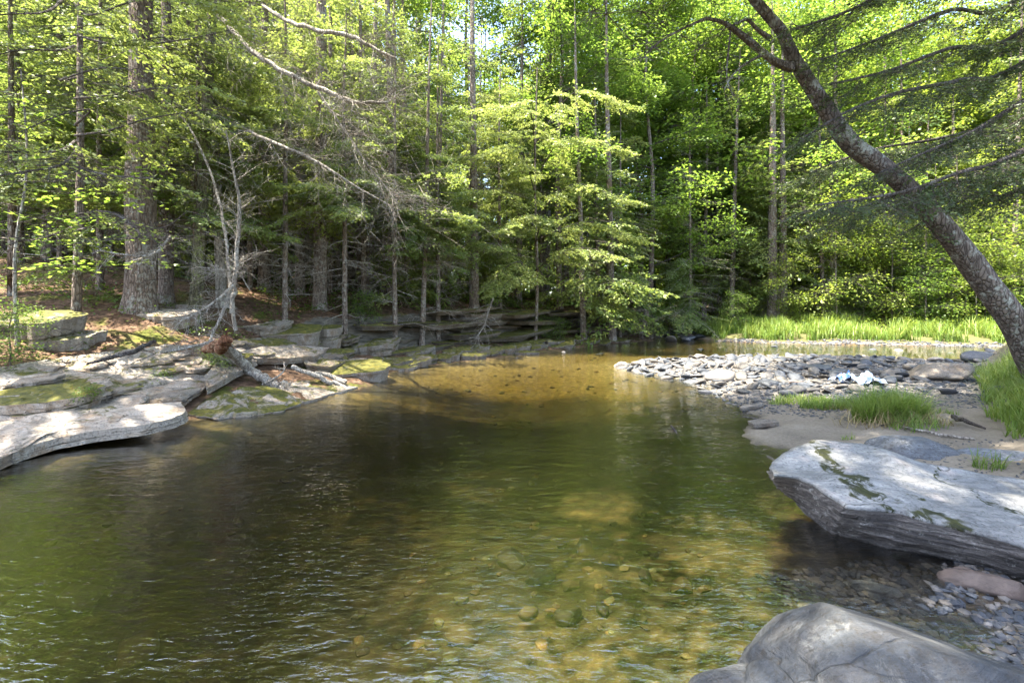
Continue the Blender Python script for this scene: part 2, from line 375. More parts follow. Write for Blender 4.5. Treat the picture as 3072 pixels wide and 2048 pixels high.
def terrain(x, y):
    x = np.asarray(x, float); y = np.asarray(y, float)
    wob = .25 * vn(x * .9, y * .9, 0, 5) + .1 * vn(x * 3, y * 3, 0, 6)
    dl, df, db = sdf(x, y, LEFT) + wob * .5, sdf(x, y, FARB) + wob, sdf(x, y, BAR) + wob * .5
    zl = np.interp(dl, [0, .3, 1, 3.2, 6.5, 20, 70, 300], [0, .05, .22, .88, 2.0, 3.6, 10, 40])
    zc = np.interp(dl, [0, 1.2, 2.3, 2.8, 7, 20, 70, 300], [0, .16, .36, 1.45, 2.5, 4.2, 10, 40])
    k = sm((y - 11.2) / 1.6) * sm((12 - x) / 3)
    zL = zl * (1 - k) + zc * k
    zF = np.interp(df, [0, 1, 4, 14, 60, 300], [0, .28, .6, 1.3, 5, 30])
    zB = np.interp(db, [0, .6, 2, 10], [0, .07, .17, .22]) + .05 * fbm(x * .7, y * .7, 0, 9)
    q = (x - (6.25 + (y - 5.9) * .97)) / 1.4
    zB = zB + .62 * sm(q) + .03 * np.clip(q - 1, 0, 40)
    dm = -np.maximum(np.maximum(dl, df), db)
    zb = -np.interp(dm, [0, .5, 1.5, 3, 6], [0, .09, .26, .52, .72])
    zb *= 1 - .72 * sm((y - 9.5) / 5) 
    z = np.where(dl > 0, zL, np.where(df > 0, zF, np.where(db > 0, zB, zb)))
    z = z + np.where(dl > .3, .10, .03) * fbm(x * 1.6, y * 1.6, 0, 11) + np.where(dl > 2, .25, 0) * fbm(x * .35, y * .35, 0, 12)
    z = z + .022 * fbm(x * 6, y * 6, 0, 13)
    return z
def TZ(x, y): return float(terrain(np.array([x]), np.array([y]))[0])
def axis(segs):
    out = []
    for a, b, st in segs: out += list(np.arange(a, b, st))
    return np.array(out + [segs[-1][1]])
gx = axis([(-300, -60, 30), (-60, -22, 3), (-22, -9, .5), (-9, 9, .085), (9, 22, .25), (22, 60, 3), (60, 300, 30)])
gy = axis([(-70, -10, 10), (-10, 0, 1), (0, 1.5, .25), (1.5, 14, .085), (14, 28, .14), (28, 45, .6), (45, 90, 5), (90, 400, 40)])
X, Y = np.meshgrid(gx, gy); Z = terrain(X, Y)
nx, ny = len(gx), len(gy)
mb = MB(); ii = np.arange(ny - 1)[:, None] * nx + np.arange(nx - 1)[None]
mb.add(np.stack([X, Y, Z], -1), np.stack([ii, ii + 1, ii + nx + 1, ii + nx], -1).reshape(-1, 4))
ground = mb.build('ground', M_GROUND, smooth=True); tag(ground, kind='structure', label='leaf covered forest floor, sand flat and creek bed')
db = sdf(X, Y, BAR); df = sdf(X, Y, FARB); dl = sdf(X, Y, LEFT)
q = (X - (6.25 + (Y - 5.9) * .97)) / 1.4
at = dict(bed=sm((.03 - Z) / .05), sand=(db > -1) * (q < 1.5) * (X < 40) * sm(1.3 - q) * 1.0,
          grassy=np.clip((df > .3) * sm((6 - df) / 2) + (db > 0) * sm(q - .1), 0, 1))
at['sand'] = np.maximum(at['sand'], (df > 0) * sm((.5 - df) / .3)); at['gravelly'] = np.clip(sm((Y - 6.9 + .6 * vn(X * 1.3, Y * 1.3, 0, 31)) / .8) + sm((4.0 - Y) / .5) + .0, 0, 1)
at['deep'] = sm((-.22 - Z + .08 * vn(X * 1.2, Y * 1.2, 0, 35)) / .3) * sm((11.5 - Y) / 3)  # bed colour darkened with depth in place of light absorbed by water
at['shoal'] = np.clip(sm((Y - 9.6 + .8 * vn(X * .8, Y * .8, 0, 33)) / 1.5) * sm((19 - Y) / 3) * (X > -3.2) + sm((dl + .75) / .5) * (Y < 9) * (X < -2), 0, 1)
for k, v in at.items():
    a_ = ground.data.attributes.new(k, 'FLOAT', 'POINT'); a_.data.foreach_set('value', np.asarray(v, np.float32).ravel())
# the water: a closed body whose sides and bottom lie under the banks
wb = MB(); x0, x1, y0, y1, zb_ = -40, 70, -30, 60, -1.6
V = [(x0, y0, zb_), (x1, y0, zb_), (x1, y1, zb_), (x0, y1, zb_), (x0, y0, 0), (x1, y0, 0), (x1, y1, 0), (x0, y1, 0)]
wb.add(V, [(0, 3, 2, 1), (4, 5, 6, 7), (0, 1, 5, 4), (1, 2, 6, 5), (2, 3, 7, 6), (3, 0, 4, 7)])
tag(wb.build('creek_water', M_WATER), kind='structure', label='clear rippled creek water')

# ------------------------------------------------------------------ rock builders
def resample(P_, m, jag, s, closed=True):
    P_ = np.asarray(P_, float); Q = np.vstack([P_, P_[:1]])
    L = np.concatenate([[0], np.cumsum(np.linalg.norm(np.diff(Q[:, :2], axis=0), axis=1))])
    t = np.linspace(0, L[-1], m, endpoint=False)
    return np.stack([np.interp(t, L, Q[:, k]) for k in range(3)], 1), L[-1]
def loft_rock(name, top, bot, strata=4, jag=.05, top_noise=.03, seed=0, m=72, mat=None, crown=0., rings=9, smooth=False, parent=None, undercut=0., step=.02):
    g = rg(seed); T, per = resample(top, m, jag, seed); B, _ = resample(bot, m, jag, seed)
    c = T[:, :2].mean(0); size = np.sqrt(per)
    ang = np.arange(m) / m * 2 * math.pi; ca, sa = np.cos(ang), np.sin(ang)
    rad = lambda fr, k: (vn(ca * fr + k * 7.1, sa * fr, k * 1.3, seed) * .6 + vn(ca * fr * 3 + k * 3, sa * fr * 3, k * 2.1, seed + 3) * .4)
    fr = max(1.5, per * .9)
    out = norm(T[:, :2] - c)
    base = jag * rad(fr, 0) + jag * .9 * vn(T[:, 0] * 4.5, T[:, 1] * 4.5, 0, seed + 5) + jag * .5 * vn(T[:, 0] * 13, T[:, 1] * 13, 0, seed + 6)
    T[:, :2] += out * base[:, None]; B[:, :2] += out * (base * .6)[:, None]
    hs = np.sort(np.concatenate([[0], g.uniform(.08, .92, strata - 1), [1]])) if strata > 1 else np.array([0, 1])
    rings_ = []
    for k in range(strata):
        o = jag * .8 * rad(fr * 1.5, k + 1) - (jag * .5 if k % 2 else 0) * (1 if strata > 1 else 0)
        if k == 0: o = o * .2
        for f in ((hs[k] + .001, hs[k + 1] - .12 * (hs[k + 1] - hs[k])) if strata > 1 else (0, .5, 1)):
            r = T * (1 - f) + B * f
            r = r.copy(); r[:, :2] += out * (o - undercut * math.sin(f * math.pi) * .5)[:, None]
            rings_.append(r)
    rings_.append(B)
    # top surface, from the rim inward
    caps = []
    for k in range(1, rings):
        s_ = (1 - k / rings) ** .9
        r = T.copy(); r[:, :2] = c + (T[:, :2] - c) * s_; zc = T[:, 2].mean()
        r[:, 2] = T[:, 2] * s_ + zc * (1 - s_) + crown * (1 - s_ * s_)
        x, y = r[:, 0], r[:, 1]
        nz = fbm(x * 1.8, y * 1.8, 0, seed + 20, 3)
        r[:, 2] += top_noise * nz + step * np.round(fbm(x * 1.1 + 4, y * 2.3, 0, seed + 25, 4) * 5) * .8 + .012 * vn(x * 9, y * 9, 0, seed + 26)
        r[:, :2] += .25 * jag * np.stack([vn(x * 5, y * 5, 0, seed + 31), vn(x * 5, y * 5, 0, seed + 32)], 1)
        caps.append(r)
    allr = caps[::-1] + rings_; n = len(allr)
    V = np.concatenate(allr); ctr = caps[-1].mean(0); ctr[2] = caps[-1][:, 2].mean()
    j = np.arange(m); k_ = (j + 1) % m; F = []
    for i in range(n - 1): F.append(np.stack([i * m + j, (i + 1) * m + j, (i + 1) * m + k_, i * m + k_], 1))
    mb = MB(); mb.add(V, np.concatenate(F)[:, ::1])
    mb.n = mb.n
    mb.add(np.vstack([caps[-1], ctr]), np.stack([j, k_, np.full(m, m)], 1))
    bc = B.mean(0); mb.add(np.vstack([B, bc]), np.stack([k_, j, np.full(m, m)], 1))
    o = mb.build(name, mat or M_ROCK, parent, smooth)
    return o
def recenter(o):                       # object's own origin at the middle of its base
    me = o.data; n = len(me.vertices); a = np.empty(n * 3, np.float32); me.vertices.foreach_get('co', a); a = a.reshape(-1, 3)
    c = (a.min(0) + a.max(0)) / 2; c[2] = a[:, 2].min(); a -= c; me.vertices.foreach_set('co', a.ravel()); me.update()
    o.location = tuple(map(float, c)); return o
def slab(cx, cy, z, lx, ly, th, rot, tilt, seed, strata=3, jag=.07, moss=.3, br=.5, wet=0., label='', name='flat_rock', group=None, under=.1, cat='rock', m=56, sink=0):
    g = rg(seed); n = 14; a = np.arange(n) / n * 2 * math.pi + g.uniform(0, .4)
    e = .55; u = np.sign(np.cos(a)) * np.abs(np.cos(a))**e * lx / 2 * g.uniform(.8, 1.1, n); v = np.sign(np.sin(a)) * np.abs(np.sin(a))**e * ly / 2 * g.uniform(.8, 1.1, n)
    cr, sr = math.cos(rot), math.sin(rot); x = cx + u * cr - v * sr; y = cy + u * sr + v * cr
    zt = z + (x - cx) * tilt[0] + (y - cy) * tilt[1]
    top = np.stack([x, y, zt], 1); bot = top.copy(); bot[:, 2] -= th; bot[:, :2] = [cx, cy] + (bot[:, :2] - [cx, cy]) * (1 - under)
    o = loft_rock(name, top, bot, strata, jag, .03, seed, m=m, step=.02)
    o.color = (moss, br, wet, 1); recenter(o)
    if label: tag(o, label, cat, group)
    return o

# ------------------------------------------------------------------ left bank: the pale slabs
def HP(px, py, lift=0.):               # where the line of sight meets the terrain (raised by lift)
    d = np.arange(2, 45, .03); x = (px - CX) / FPX * d; z = CAMH - (py - HY) / FPX * d
    k = int(np.argmax(terrain(x, d) + lift >= z)); return np.array([x[k], d[k], z[k]])
def ring(pts, lift=0): return np.array([P(*p) if len(p) == 3 else HP(*p, lift) for p in pts])
def ledge(name, pts, th, seed, label, moss=.3, br=.6, strata=4, shrink=.06, jag=.07, wet=0, m=110, tn=.03, step=.02, lift=.1):
    top = ring(pts, lift); c = top.mean(0); bot = top.copy(); bot[:, :2] = c[:2] + (bot[:, :2] - c[:2]) * (1 - shrink); bot[:, 2] -= th
    o = loft_rock(name, top, bot, strata, jag, tn, seed, m=m, rings=14, step=step); o.color = (moss, br, wet, 1)
    recenter(o); tag(o, label, 'rock'); return o
ledge('rock_ledge', [(-60, 372), (0, 366), (55, 358), (110, 351), (171, 345), (215, 343), (243, 347), (247, 354), (228, 364), (204, 375), (184, 379), (156, 384), (120, 388), (87, 393), (40, 398), (0, 404), (-60, 412)], .35, 21,
      'broad pale weathered rock ledge under the leafy slope, highest of the bright slabs', .36, .62, 5, lift=.12)
ledge('rock_ledge', [(-60, 400), (0, 398), (40, 394), (90, 391), (140, 384), (184, 377), (206, 374), (216, 380), (198, 392), (184, 402), (150, 408), (110, 413), (60, 420), (0, 434), (-60, 448)], .22, 22,
      'smooth grey middle slab between the crack with seedlings and the waterside lip', .25, .64, 3, lift=.08)
ledge('rock_ledge', [(-60, 436, .27), (0, 421, .27), (45, 413, .28), (90, 408, .30), (140, 404, .32), (184, 401, .33), (190, 410, .25), (176, 417, .22), (140, 425, .20), (100, 430, .18), (60, 437, .16), (25, 447, .14),
    (0, 456, .11), (-50, 480, .08)], .13, 23, 'long undercut slab lip hanging low over the water', .22, .62, 3, -.02, .05)
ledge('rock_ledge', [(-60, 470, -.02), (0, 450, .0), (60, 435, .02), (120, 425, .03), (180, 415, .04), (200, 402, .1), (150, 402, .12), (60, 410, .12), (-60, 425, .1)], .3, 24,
      'wet rock shelf coloured dark for the shadow beneath the slab lip', .0, .2, 3, .0, .05, .6)  # low lightness here puts the lip's shade into the rock colour
ledge('rock_ledge', [(186, 412), (196, 404), (215, 396), (240, 389), (268, 387), (290, 393), (302, 402), (284, 410), (250, 415), (215, 419)], .2, 25,
      'low mossy shelf at the waterline right of the big slabs', .55, .55, 3, .02, .06, lift=.05)
ledge('rock_ledge', [(262, 398), (276, 386), (300, 380), (330, 380), (358, 386), (340, 391), (312, 399), (284, 405)], .2, 26,
      'flat pale shelf under the driftwood reaching into the pool', .42, .55, 3, .02, .06, lift=.05)
ledge('rock_ledge', [(204, 376), (215, 364), (236, 355), (254, 351), (258, 360), (240, 370), (222, 380), (207, 388)], .10, 27,
      'tilted slab leaning up under the upturned root end', .3, .5, 3, .02, .05, m=60, lift=.2)
ledge('rock_ledge', [(240, 351), (262, 346), (300, 345), (330, 347), (318, 355), (285, 358), (255, 358)], .13, 28,
      'overhanging flat slab behind the grey driftwood log', .3, .48, 3, .1, .06, m=60, lift=.25)
ledge('rock_ledge', [(236, 339), (262, 337), (290, 338), (310, 342), (280, 346), (250, 345)], .14, 29,
      'green mossy slab plate above the driftwood log', .65, .45, 2, .1, .06, m=60, lift=.15)
ledge('rock_ledge', [(300, 355), (322, 352), (345, 353), (350, 360), (330, 366), (306, 364)], .2, 30,
      'dark shelf slab just above the mossy mound', .4, .38, 3, .1, .06, m=60, lift=.15)
k = 31
for (px, py, lf, lx, ly, th, rot, tl, ms, br, lb) in [
    (352, 366, .12, 1.9, 1.3, .35, .3, (.02, .12), .95, .45, 'yellow green moss mound beside the pool behind the driftwood'),
    (392, 362, .10, 1.6, 1.2, .3, -.2, (-.05, .12), .8, .5, 'mossy tilted slab crossed by thin tree shadows at the waterside'),
    (372, 342, .30, 1.7, 1.2, .2, .2, (.05, .15), .55, .4, 'mossy roof slab over the black hollow'),
    (292, 329, .18, 1.5, 1.1, .4, .1, (0, .2), .9, .45, 'bright mossy hump on the slope above the driftwood'),
    (318, 327, .25, 1.3, 1.0, .5, .5, (0, .1), .95, .45, 'rounded mossy boulder at the left of the black hollow'),
    (262, 322, .12, 1.6, .9, .18, -.1, (0, .2), .35, .5, 'thin grey slab in the leaf litter below the pale dead sapling'),
    (182, 302, .12, 1.2, .8, .2, .3, (0, .2), .6, .5, 'mossy ledge stone at the foot of the big hemlock'),
    (165, 312, .10, 1.4, .8, .15, -.2, (0, .2), .3, .55, 'flat stone slab in the litter just below the big hemlock'),
    (38, 393, .2, 1.5, .75, .12, .15, (.02, .2), 1.3, .6, 'patch of yellow moss thick over the pale ledge at the left edge'),
    (20, 318, .15, 2.0, .9, .3, .1, (0, .25), .6, .4, 'dark mossy ledge high on the slope at the edge'),
    (60, 335, .1, 1.3, .7, .18, .2, (0, .25), .5, .45, 'weathered slab sunk in brown leaves above the pale ledge')]:
    p = HP(px, py, lf)
    slab(p[0], p[1], p[2], lx, ly, th + .15, rot, tl, k, 3, .08, ms, br, 0, lb); k += 1

g = rg(55)
for j in range(22):
    px = g.uniform(-10, 235); py = g.uniform(352, 372) if px > 60 else g.uniform(366, 420)
    if j > 12: px = g.uniform(20, 180); py = g.uniform(384, 412)
    p = HP(px, py, .13); slab(p[0], p[1], p[2] + g.uniform(0, .03), g.uniform(.5, 1.3), g.uniform(.25, .6), .05, g.uniform(-.1, .6), (g.uniform(-.02, .03), g.uniform(.15, .27)), 900 + j, 2, .09, g.uniform(.2, .6), g.uniform(.42, .64), 0,
         'thin broken flake of rock on the pale ledges, %s and %s' % ('near the left edge' if px < 60 else 'below the brown stick' if px < 140 else 'close to the driftwood', 'high up' if py < 376 else 'low down'), group='flakes on the pale ledges', under=-.02, m=44)
for j in range(16):
    px = g.uniform(215, 380); py = g.uniform(325, 362); p = HP(px, py, .1)
    slab(p[0], p[1], p[2] + .02, g.uniform(.5, 1.1), g.uniform(.3, .7), .16, g.uniform(-.5, .5), (g.uniform(-.08, .08), g.uniform(0, .22)), 940 + j, 3, .09, g.uniform(.2, .9), g.uniform(.25, .45), 0,
         'broken mossy slab in the jumble %s %s' % ('by the root end' if px < 262 else 'above the bleached log' if px < 310 else 'beside the black hollow', 'high on the slope' if py < 340 else 'near the water'), group='jumbled slabs above the driftwood', under=.08, m=44)

# ------------------------------------------------------------------ the layered cliff across the pool
def bank(s):                           # point s metres along the far left bank, with inward normal
    pts = LEFT[7:13]; L = np.concatenate([[0], np.cumsum(np.linalg.norm(np.diff(pts, axis=0), axis=1))])
    s = np.clip(s, 0, L[-1] - 1e-3); i = int(np.searchsorted(L, s, side='right')) - 1; f = (s - L[i]) / (L[i + 1] - L[i])
    p = pts[i] * (1 - f) + pts[i + 1] * f; t = norm(pts[i + 1] - pts[i]); return p, t, np.array([-t[1], t[0]])
g = rg(77); cn = 0
words = ['long', 'short', 'thin', 'thick', 'broken', 'jutting', 'split', 'slanting']
COURSES = [(.28, .16, 1.75), (.50, .12, 2.35), (.72, .18, 1.85), (.92, .10, 2.45), (1.14, .17, 1.9), (1.32, .10, 2.4), (1.50, .14, 1.95), (1.64, .10, 2.5)]
for ci, (z, th, inn) in enumerate(COURSES):
    s = g.uniform(-.3, .4)
    while s < 13.8:
        ln = g.uniform(1.4, 4.2); p, t, n_ = bank(s + ln / 2)
        dp = inn + g.uniform(-.38, .34) + (.35 if s < 3 else 0); c = p + n_ * (dp + .35)
        if not (g.random() < .08):
            slab(c[0], c[1], z + g.uniform(-.05, .05) - (.35 if s < 2.2 else 0), ln * 1.1, 1.4 + g.uniform(0, .4), th * g.uniform(.7, 1.25), math.atan2(t[1], t[0]) + g.uniform(-.12, .12),
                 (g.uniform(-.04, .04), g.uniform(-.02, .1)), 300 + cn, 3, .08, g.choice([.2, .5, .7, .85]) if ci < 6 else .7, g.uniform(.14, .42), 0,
                 ('%s dark ledge block in the %s course of the cliff, %s' % ('short' if ln < 2.2 else 'long' if ln > 3.2 else 'middling', ['lowest', 'second', 'third', 'fourth', 'fifth', 'sixth', 'seventh', 'top'][ci], 'left end' if s < 3 else 'left of centre' if s < 6.5 else 'right of centre' if s < 10 else 'right end')), group='ledge blocks of the far cliff', under=.16, m=44)
            cn += 1
        s += ln * g.uniform(.7, .92)
for j in range(26):                    # mossy apron at the foot of the cliff
    s = .3 + j * .52 + g.uniform(-.2, .2); p, t, n_ = bank(s); dp = g.uniform(.15, 1.5); c = p + n_ * dp
    slab(c[0], c[1], .06 + dp * .17 + g.uniform(0, .06), g.uniform(.8, 1.7), g.uniform(.5, 1.0), .3, math.atan2(t[1], t[0]) + g.uniform(-.5, .5), (g.uniform(-.14, .14), g.uniform(0, .2)), 500 + j, 3, .12,
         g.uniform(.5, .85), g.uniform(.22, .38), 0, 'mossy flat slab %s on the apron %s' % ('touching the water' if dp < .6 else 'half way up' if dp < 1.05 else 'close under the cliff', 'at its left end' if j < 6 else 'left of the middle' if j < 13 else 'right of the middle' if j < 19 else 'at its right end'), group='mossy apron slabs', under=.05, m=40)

# ------------------------------------------------------------------ the two big boulders at the right
tf = [(767, 466, .42), (777, 474, .43), (797, 477, .42), (821, 488, .40), (850, 504, .36), (877, 507, .36), (904, 512, .34), (930, 520, .32), (989, 535, .28), (1024, 547, .25), (1090, 570, .2)]
tb = [(1140, 505, .3), (1024, 480, .30), (969, 470, .36), (921, 462, .42), (887, 450, .49), (862, 444, .51), (836, 441, .52), (816, 440, .52), (797, 448, .50), (780, 457, .46)]
top = np.array([P(*p) for p in tf + tb])
bf = [(790, 492, .10), (796, 500, .06), (802, 508, .03), (810, 518, .0), (833, 534, -.03), (860, 541, -.03), (887, 549, -.03), (915, 554, -.03), (965, 565, -.03), (1024, 581, -.03), (1090, 600, -.03)]
bot = [P(*p) for p in bf] + [P(*p) * [1, 1, 0] + [(0, .1, .45)[(i > 6) + (i > 7)], (0, -.1, -.15)[(i > 6) + (i > 7)], -.12] for i, p in enumerate(tb)]; bot = np.array(bot)
def match(top, bot, k=9):              # same number of points between matching corners, so the sides do not twist
    o1, o2 = [], []
    n = len(top)
    for i in range(n):
        for f in np.arange(k) / k: o1.append(top[i] * (1 - f) + top[(i + 1) % n] * f); o2.append(bot[i] * (1 - f) + bot[(i + 1) % n] * f)
    return np.array(o1), np.array(o2)
def loft_matched(name, top, bot, seed, mat, strata=9, jag=.014, crown=0., tn=.02, k=9, rings=16, groove=.012):
    T, B = match(top, bot, k); m = len(T); c = T[:, :2].mean(0); out = norm(T[:, :2] - c)
    nrm_ = np.linalg.norm(T[:, :2] - c, axis=1)[:, None]
    w = fbm(T[:, 0] * 3, T[:, 1] * 3, 0, seed, 3)
    T[:, 2] += .02 * w; T[:, :2] += out * (.055 * fbm(T[:, 0] * 5, T[:, 1] * 5, 1, seed + 1, 3))[:, None]
    rr = []
    NS = strata * 2
    for i in range(NS + 1):
        f = i / NS; r = T * (1 - f) + B * f
        lay = groove * ((i % 2) * 2 - 1) + jag * vn(r[:, 0] * 4, r[:, 1] * 4, r[:, 2] * 22, seed + 2) + jag * vn(r[:, 0] * 11, r[:, 1] * 11, r[:, 2] * 40, seed + 4)
        bul = .05 * math.sin(f * math.pi)
        r[:, :2] += out * (lay * min(1, f * 8) + bul)[:, None]; rr.append(r)
    caps = []
    for i in range(1, rings):
        s_ = (1 - i / rings); r = T.copy(); r[:, :2] = c + (T[:, :2] - c) * s_; zc = T[:, 2].mean()
        r[:, 2] = T[:, 2] * s_ + zc * (1 - s_) + crown * (1 - s_**2)
        r[:, 2] += tn * fbm(r[:, 0] * 1.7, r[:, 1] * 2.6, 0, seed + 7, 4) * min(1, 3 * (1 - s_)); caps.append(r)
    R0 = caps[::-1] + rr; V = np.concatenate(R0); j = np.arange(m); k_ = (j + 1) % m
    F = np.concatenate([np.stack([i * m + j, (i + 1) * m + j, (i + 1) * m + k_, i * m + k_], 1) for i in range(len(R0) - 1)])
    mb = MB(); mb.add(V, F)
    mb.add(np.vstack([caps[-1], caps[-1].mean(0)]), np.stack([j, k_, np.full(m, m)], 1))
    return mb.build(name, mat, None, True)

def face_rock():                       # the pale top and the dark flaky flank of the big boulder are the same stone, dark where it splits
    s = NT('split_boulder_rock'); geo = s.n('NewGeometry'); pos = geo.outputs['Position']; tc = s.n('TexCoord').outputs['Object']
    at_ = s.n('Attribute', attribute_name='tint').outputs['Fac']
    g1 = s.noise(s.mapping(tc, (1.5, 4, 14), (.15, .2, .5)), 2, 8, .7, .6)
    n2 = s.noise(tc, 16, 6, .75); n1 = s.noise(tc, 2.2, 6, .65, .6); n5 = s.noise(s.mapping(tc, (2, 7, 2), (0, 0, -.5)), 3, 7, .7, .9)
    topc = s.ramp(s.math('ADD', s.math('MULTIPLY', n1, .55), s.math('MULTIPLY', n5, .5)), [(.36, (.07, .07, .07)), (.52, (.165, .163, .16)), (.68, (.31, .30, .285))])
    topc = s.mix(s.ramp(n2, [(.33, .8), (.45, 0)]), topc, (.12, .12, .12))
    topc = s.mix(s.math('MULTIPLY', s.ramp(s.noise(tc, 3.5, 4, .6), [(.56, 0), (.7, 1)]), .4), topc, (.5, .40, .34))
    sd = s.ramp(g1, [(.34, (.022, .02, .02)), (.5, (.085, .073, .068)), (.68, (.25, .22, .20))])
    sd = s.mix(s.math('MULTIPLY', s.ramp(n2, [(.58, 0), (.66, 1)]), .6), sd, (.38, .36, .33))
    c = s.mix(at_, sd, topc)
    n6 = s.noise(tc, 52, 4, .75); c = s.mix(s.ramp(n6, [(.34, .75), (.47, 0)]), c, (.035, .033, .032)); c = s.mix(s.ramp(n6, [(.6, 0), (.7, .35)]), c, (.42, .41, .39))
    ck = s.n('TexVoronoi', i_Scale=1.1, feature='DISTANCE_TO_EDGE'); wv = s.n('Mix', data_type='VECTOR'); wv.inputs[0].default_value = .3
    nzv = s.n('TexNoise', i_Scale=2.2, i_Detail=6); s.l(tc, nzv.inputs['Vector']); s.l(s.mapping(tc, (.7, 2.4, 1), (0, 0, .5)), wv.inputs[4]); s.l(nzv.outputs['Color'], wv.inputs[5]); s.l(wv.outputs[1], ck.inputs['Vector'])
    cr = s.ramp(ck.outputs['Distance'], [(.0, 1), (.009, 0)]); cr = s.math('MULTIPLY', cr, s.ramp(n1, [(.48, 0), (.58, 1)])); c = s.mix(s.math('MULTIPLY', cr, .7), c, (.03, .028, .026))
    # moss lies in a wandering seam of the pale top
    x = s.n('SeparateXYZ'); s.l(pos, x.inputs[0])
    w = s.math('MULTIPLY', s.math('SUBTRACT', s.noise(pos, 1.6, 4, .65), .5), 1.5)
    sx = s.math('ADD', x.outputs[0], w); line = s.math('ABSOLUTE', s.math('SUBTRACT', sx, 2.50))
    line2 = s.math('ABSOLUTE', s.math('SUBTRACT', s.math('ADD', x.outputs[0], s.math('MULTIPLY', w, 1.6)), 3.1))
    lm = s.math('MAXIMUM', s.math('SUBTRACT', 1, s.math('MULTIPLY', line, 8), clamp=True), s.math('SUBTRACT', .7, s.math('MULTIPLY', line2, 14), clamp=True))
    bk = s.math('MULTIPLY', lm, s.ramp(s.noise(pos, 7, 6, .75, .6), [(.44, 0), (.54, 1)])); bk = s.math('MULTIPLY', bk, at_)
    mk = s.math('MULTIPLY', bk, 3, clamp=True)
    c = s.mix(mk, c, s.ramp(n2, [(.35, (.010, .012, .003)), (.7, (.042, .042, .007))]))
    h = s.math('ADD', s.math('MULTIPLY', g1, .7), s.math('MULTIPLY', n2, .2)); h = s.math('ADD', h, s.math('MULTIPLY', mk, .25)); h = s.math('ADD', h, s.math('MULTIPLY', n5, .35)); h = s.math('ADD', h, s.math('MULTIPLY', n6, .2)); h = s.math('SUBTRACT', h, s.math('MULTIPLY', cr, .5))
    return s.out(s.princ(c, .75, .3, s.bump(h, .7, .025)))
M_SPLIT = face_rock()
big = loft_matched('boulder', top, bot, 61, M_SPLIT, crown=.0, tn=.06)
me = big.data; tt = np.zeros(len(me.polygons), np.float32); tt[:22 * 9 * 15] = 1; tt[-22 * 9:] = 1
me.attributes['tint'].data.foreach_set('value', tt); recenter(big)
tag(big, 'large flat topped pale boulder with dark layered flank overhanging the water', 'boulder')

def dome(name, c, r, seed, mat, color, sub=5, nz=.12, flat=.0, rot=0, smooth=True):
    import bmesh
    bm = bmesh.new(); bmesh.ops.create_icosphere(bm, subdivisions=sub, radius=1)
    V = np.array([v.co[:] for v in bm.verts]); F = np.array([[v.index for v in f.verts] for f in bm.faces]); bm.free()
    n = fbm(V[:, 0] * 1.3, V[:, 1] * 1.3, V[:, 2] * 1.3, seed, 4); V = V * (1 + nz * n * 1.6)[:, None]; gk = rg(seed + 70)
    for _ in range(9):
        d_ = norm(gk.normal(size=3) * [1, 1, .8]); d_[2] = abs(d_[2]); h_ = gk.uniform(.78, .93); t_ = V @ d_; V -= (np.maximum(t_ - h_, 0) * .85)[:, None] * d_
    cr = np.abs(vn(V[:, 0] * 1.2 + 3, V[:, 1] * 1.2, V[:, 2] * 1.2, seed + 9)); V *= (1 - .05 * np.exp(-(cr / .035)**2))[:, None]
    V = V * r; a = rot; V = np.stack([V[:, 0] * math.cos(a) - V[:, 1] * math.sin(a), V[:, 0] * math.sin(a) + V[:, 1] * math.cos(a), V[:, 2]], 1) + c
    mb = MB(); mb.add(V, F, 1.); o = mb.build(name, mat, None, smooth); o.color = color; recenter(o); return o
o = dome('boulder', (1.47, 1.70, -.14), (.68, .55, .58), 4, M_ROCKB, (.0, .27, .0, 1), 6, .11, rot=.1); tag(o, 'rounded blue grey boulder with a pale patch nearest the camera', 'boulder')
o = dome('boulder', (1.0, 1.76, -.20), (.40, .36, .38), 15, M_ROCKB, (.0, .28, .1, 1), 5, .12); tag(o, 'low dark rounded rock cracked off against the nearest boulder', 'boulder')
o = dome('stone', P(984, 584, .02), (.20, .08, .07), 8, M_RSTN, (.0, .5, .2, 1), 4, .22, rot=-.62); tag(o, 'pinkish elongated stone half under the big boulder flank', 'stone')
o = dome('stone', P(966, 572, .04), (.06, .03, .03), 9, M_RSTN, (.0, .5, .2, 1), 3, .15, rot=-.5); tag(o, 'small pale chip wedged above the pinkish stone', 'stone')
o = dome('boulder', P(910, 462, .12) + [.3, .3, -.1], (.50, .35, .28), 10, M_ROCKB, (.1, .5, 0, 1), 5, .12, rot=-.3); tag(o, 'half buried dark rock behind the big pale boulder', 'rock')
o = dome('boulder', P(1000, 456, .15) + [.1, 0, -.08], (.65, .25, .15), 11, M_ROCKB, (.3, .68, 0, 1), 5, .1, rot=-.2); tag(o, 'flat pale rock in the sand near the small grass sprig', 'rock')
o = dome('stone', P(880, 590, -.05), (.16, .05, .04), 12, M_ROCKB, (.0, .6, .3, 1), 4, .1, rot=-.5); tag(o, 'thin pale stone sliver at the waterline by the nearest boulder', 'stone')
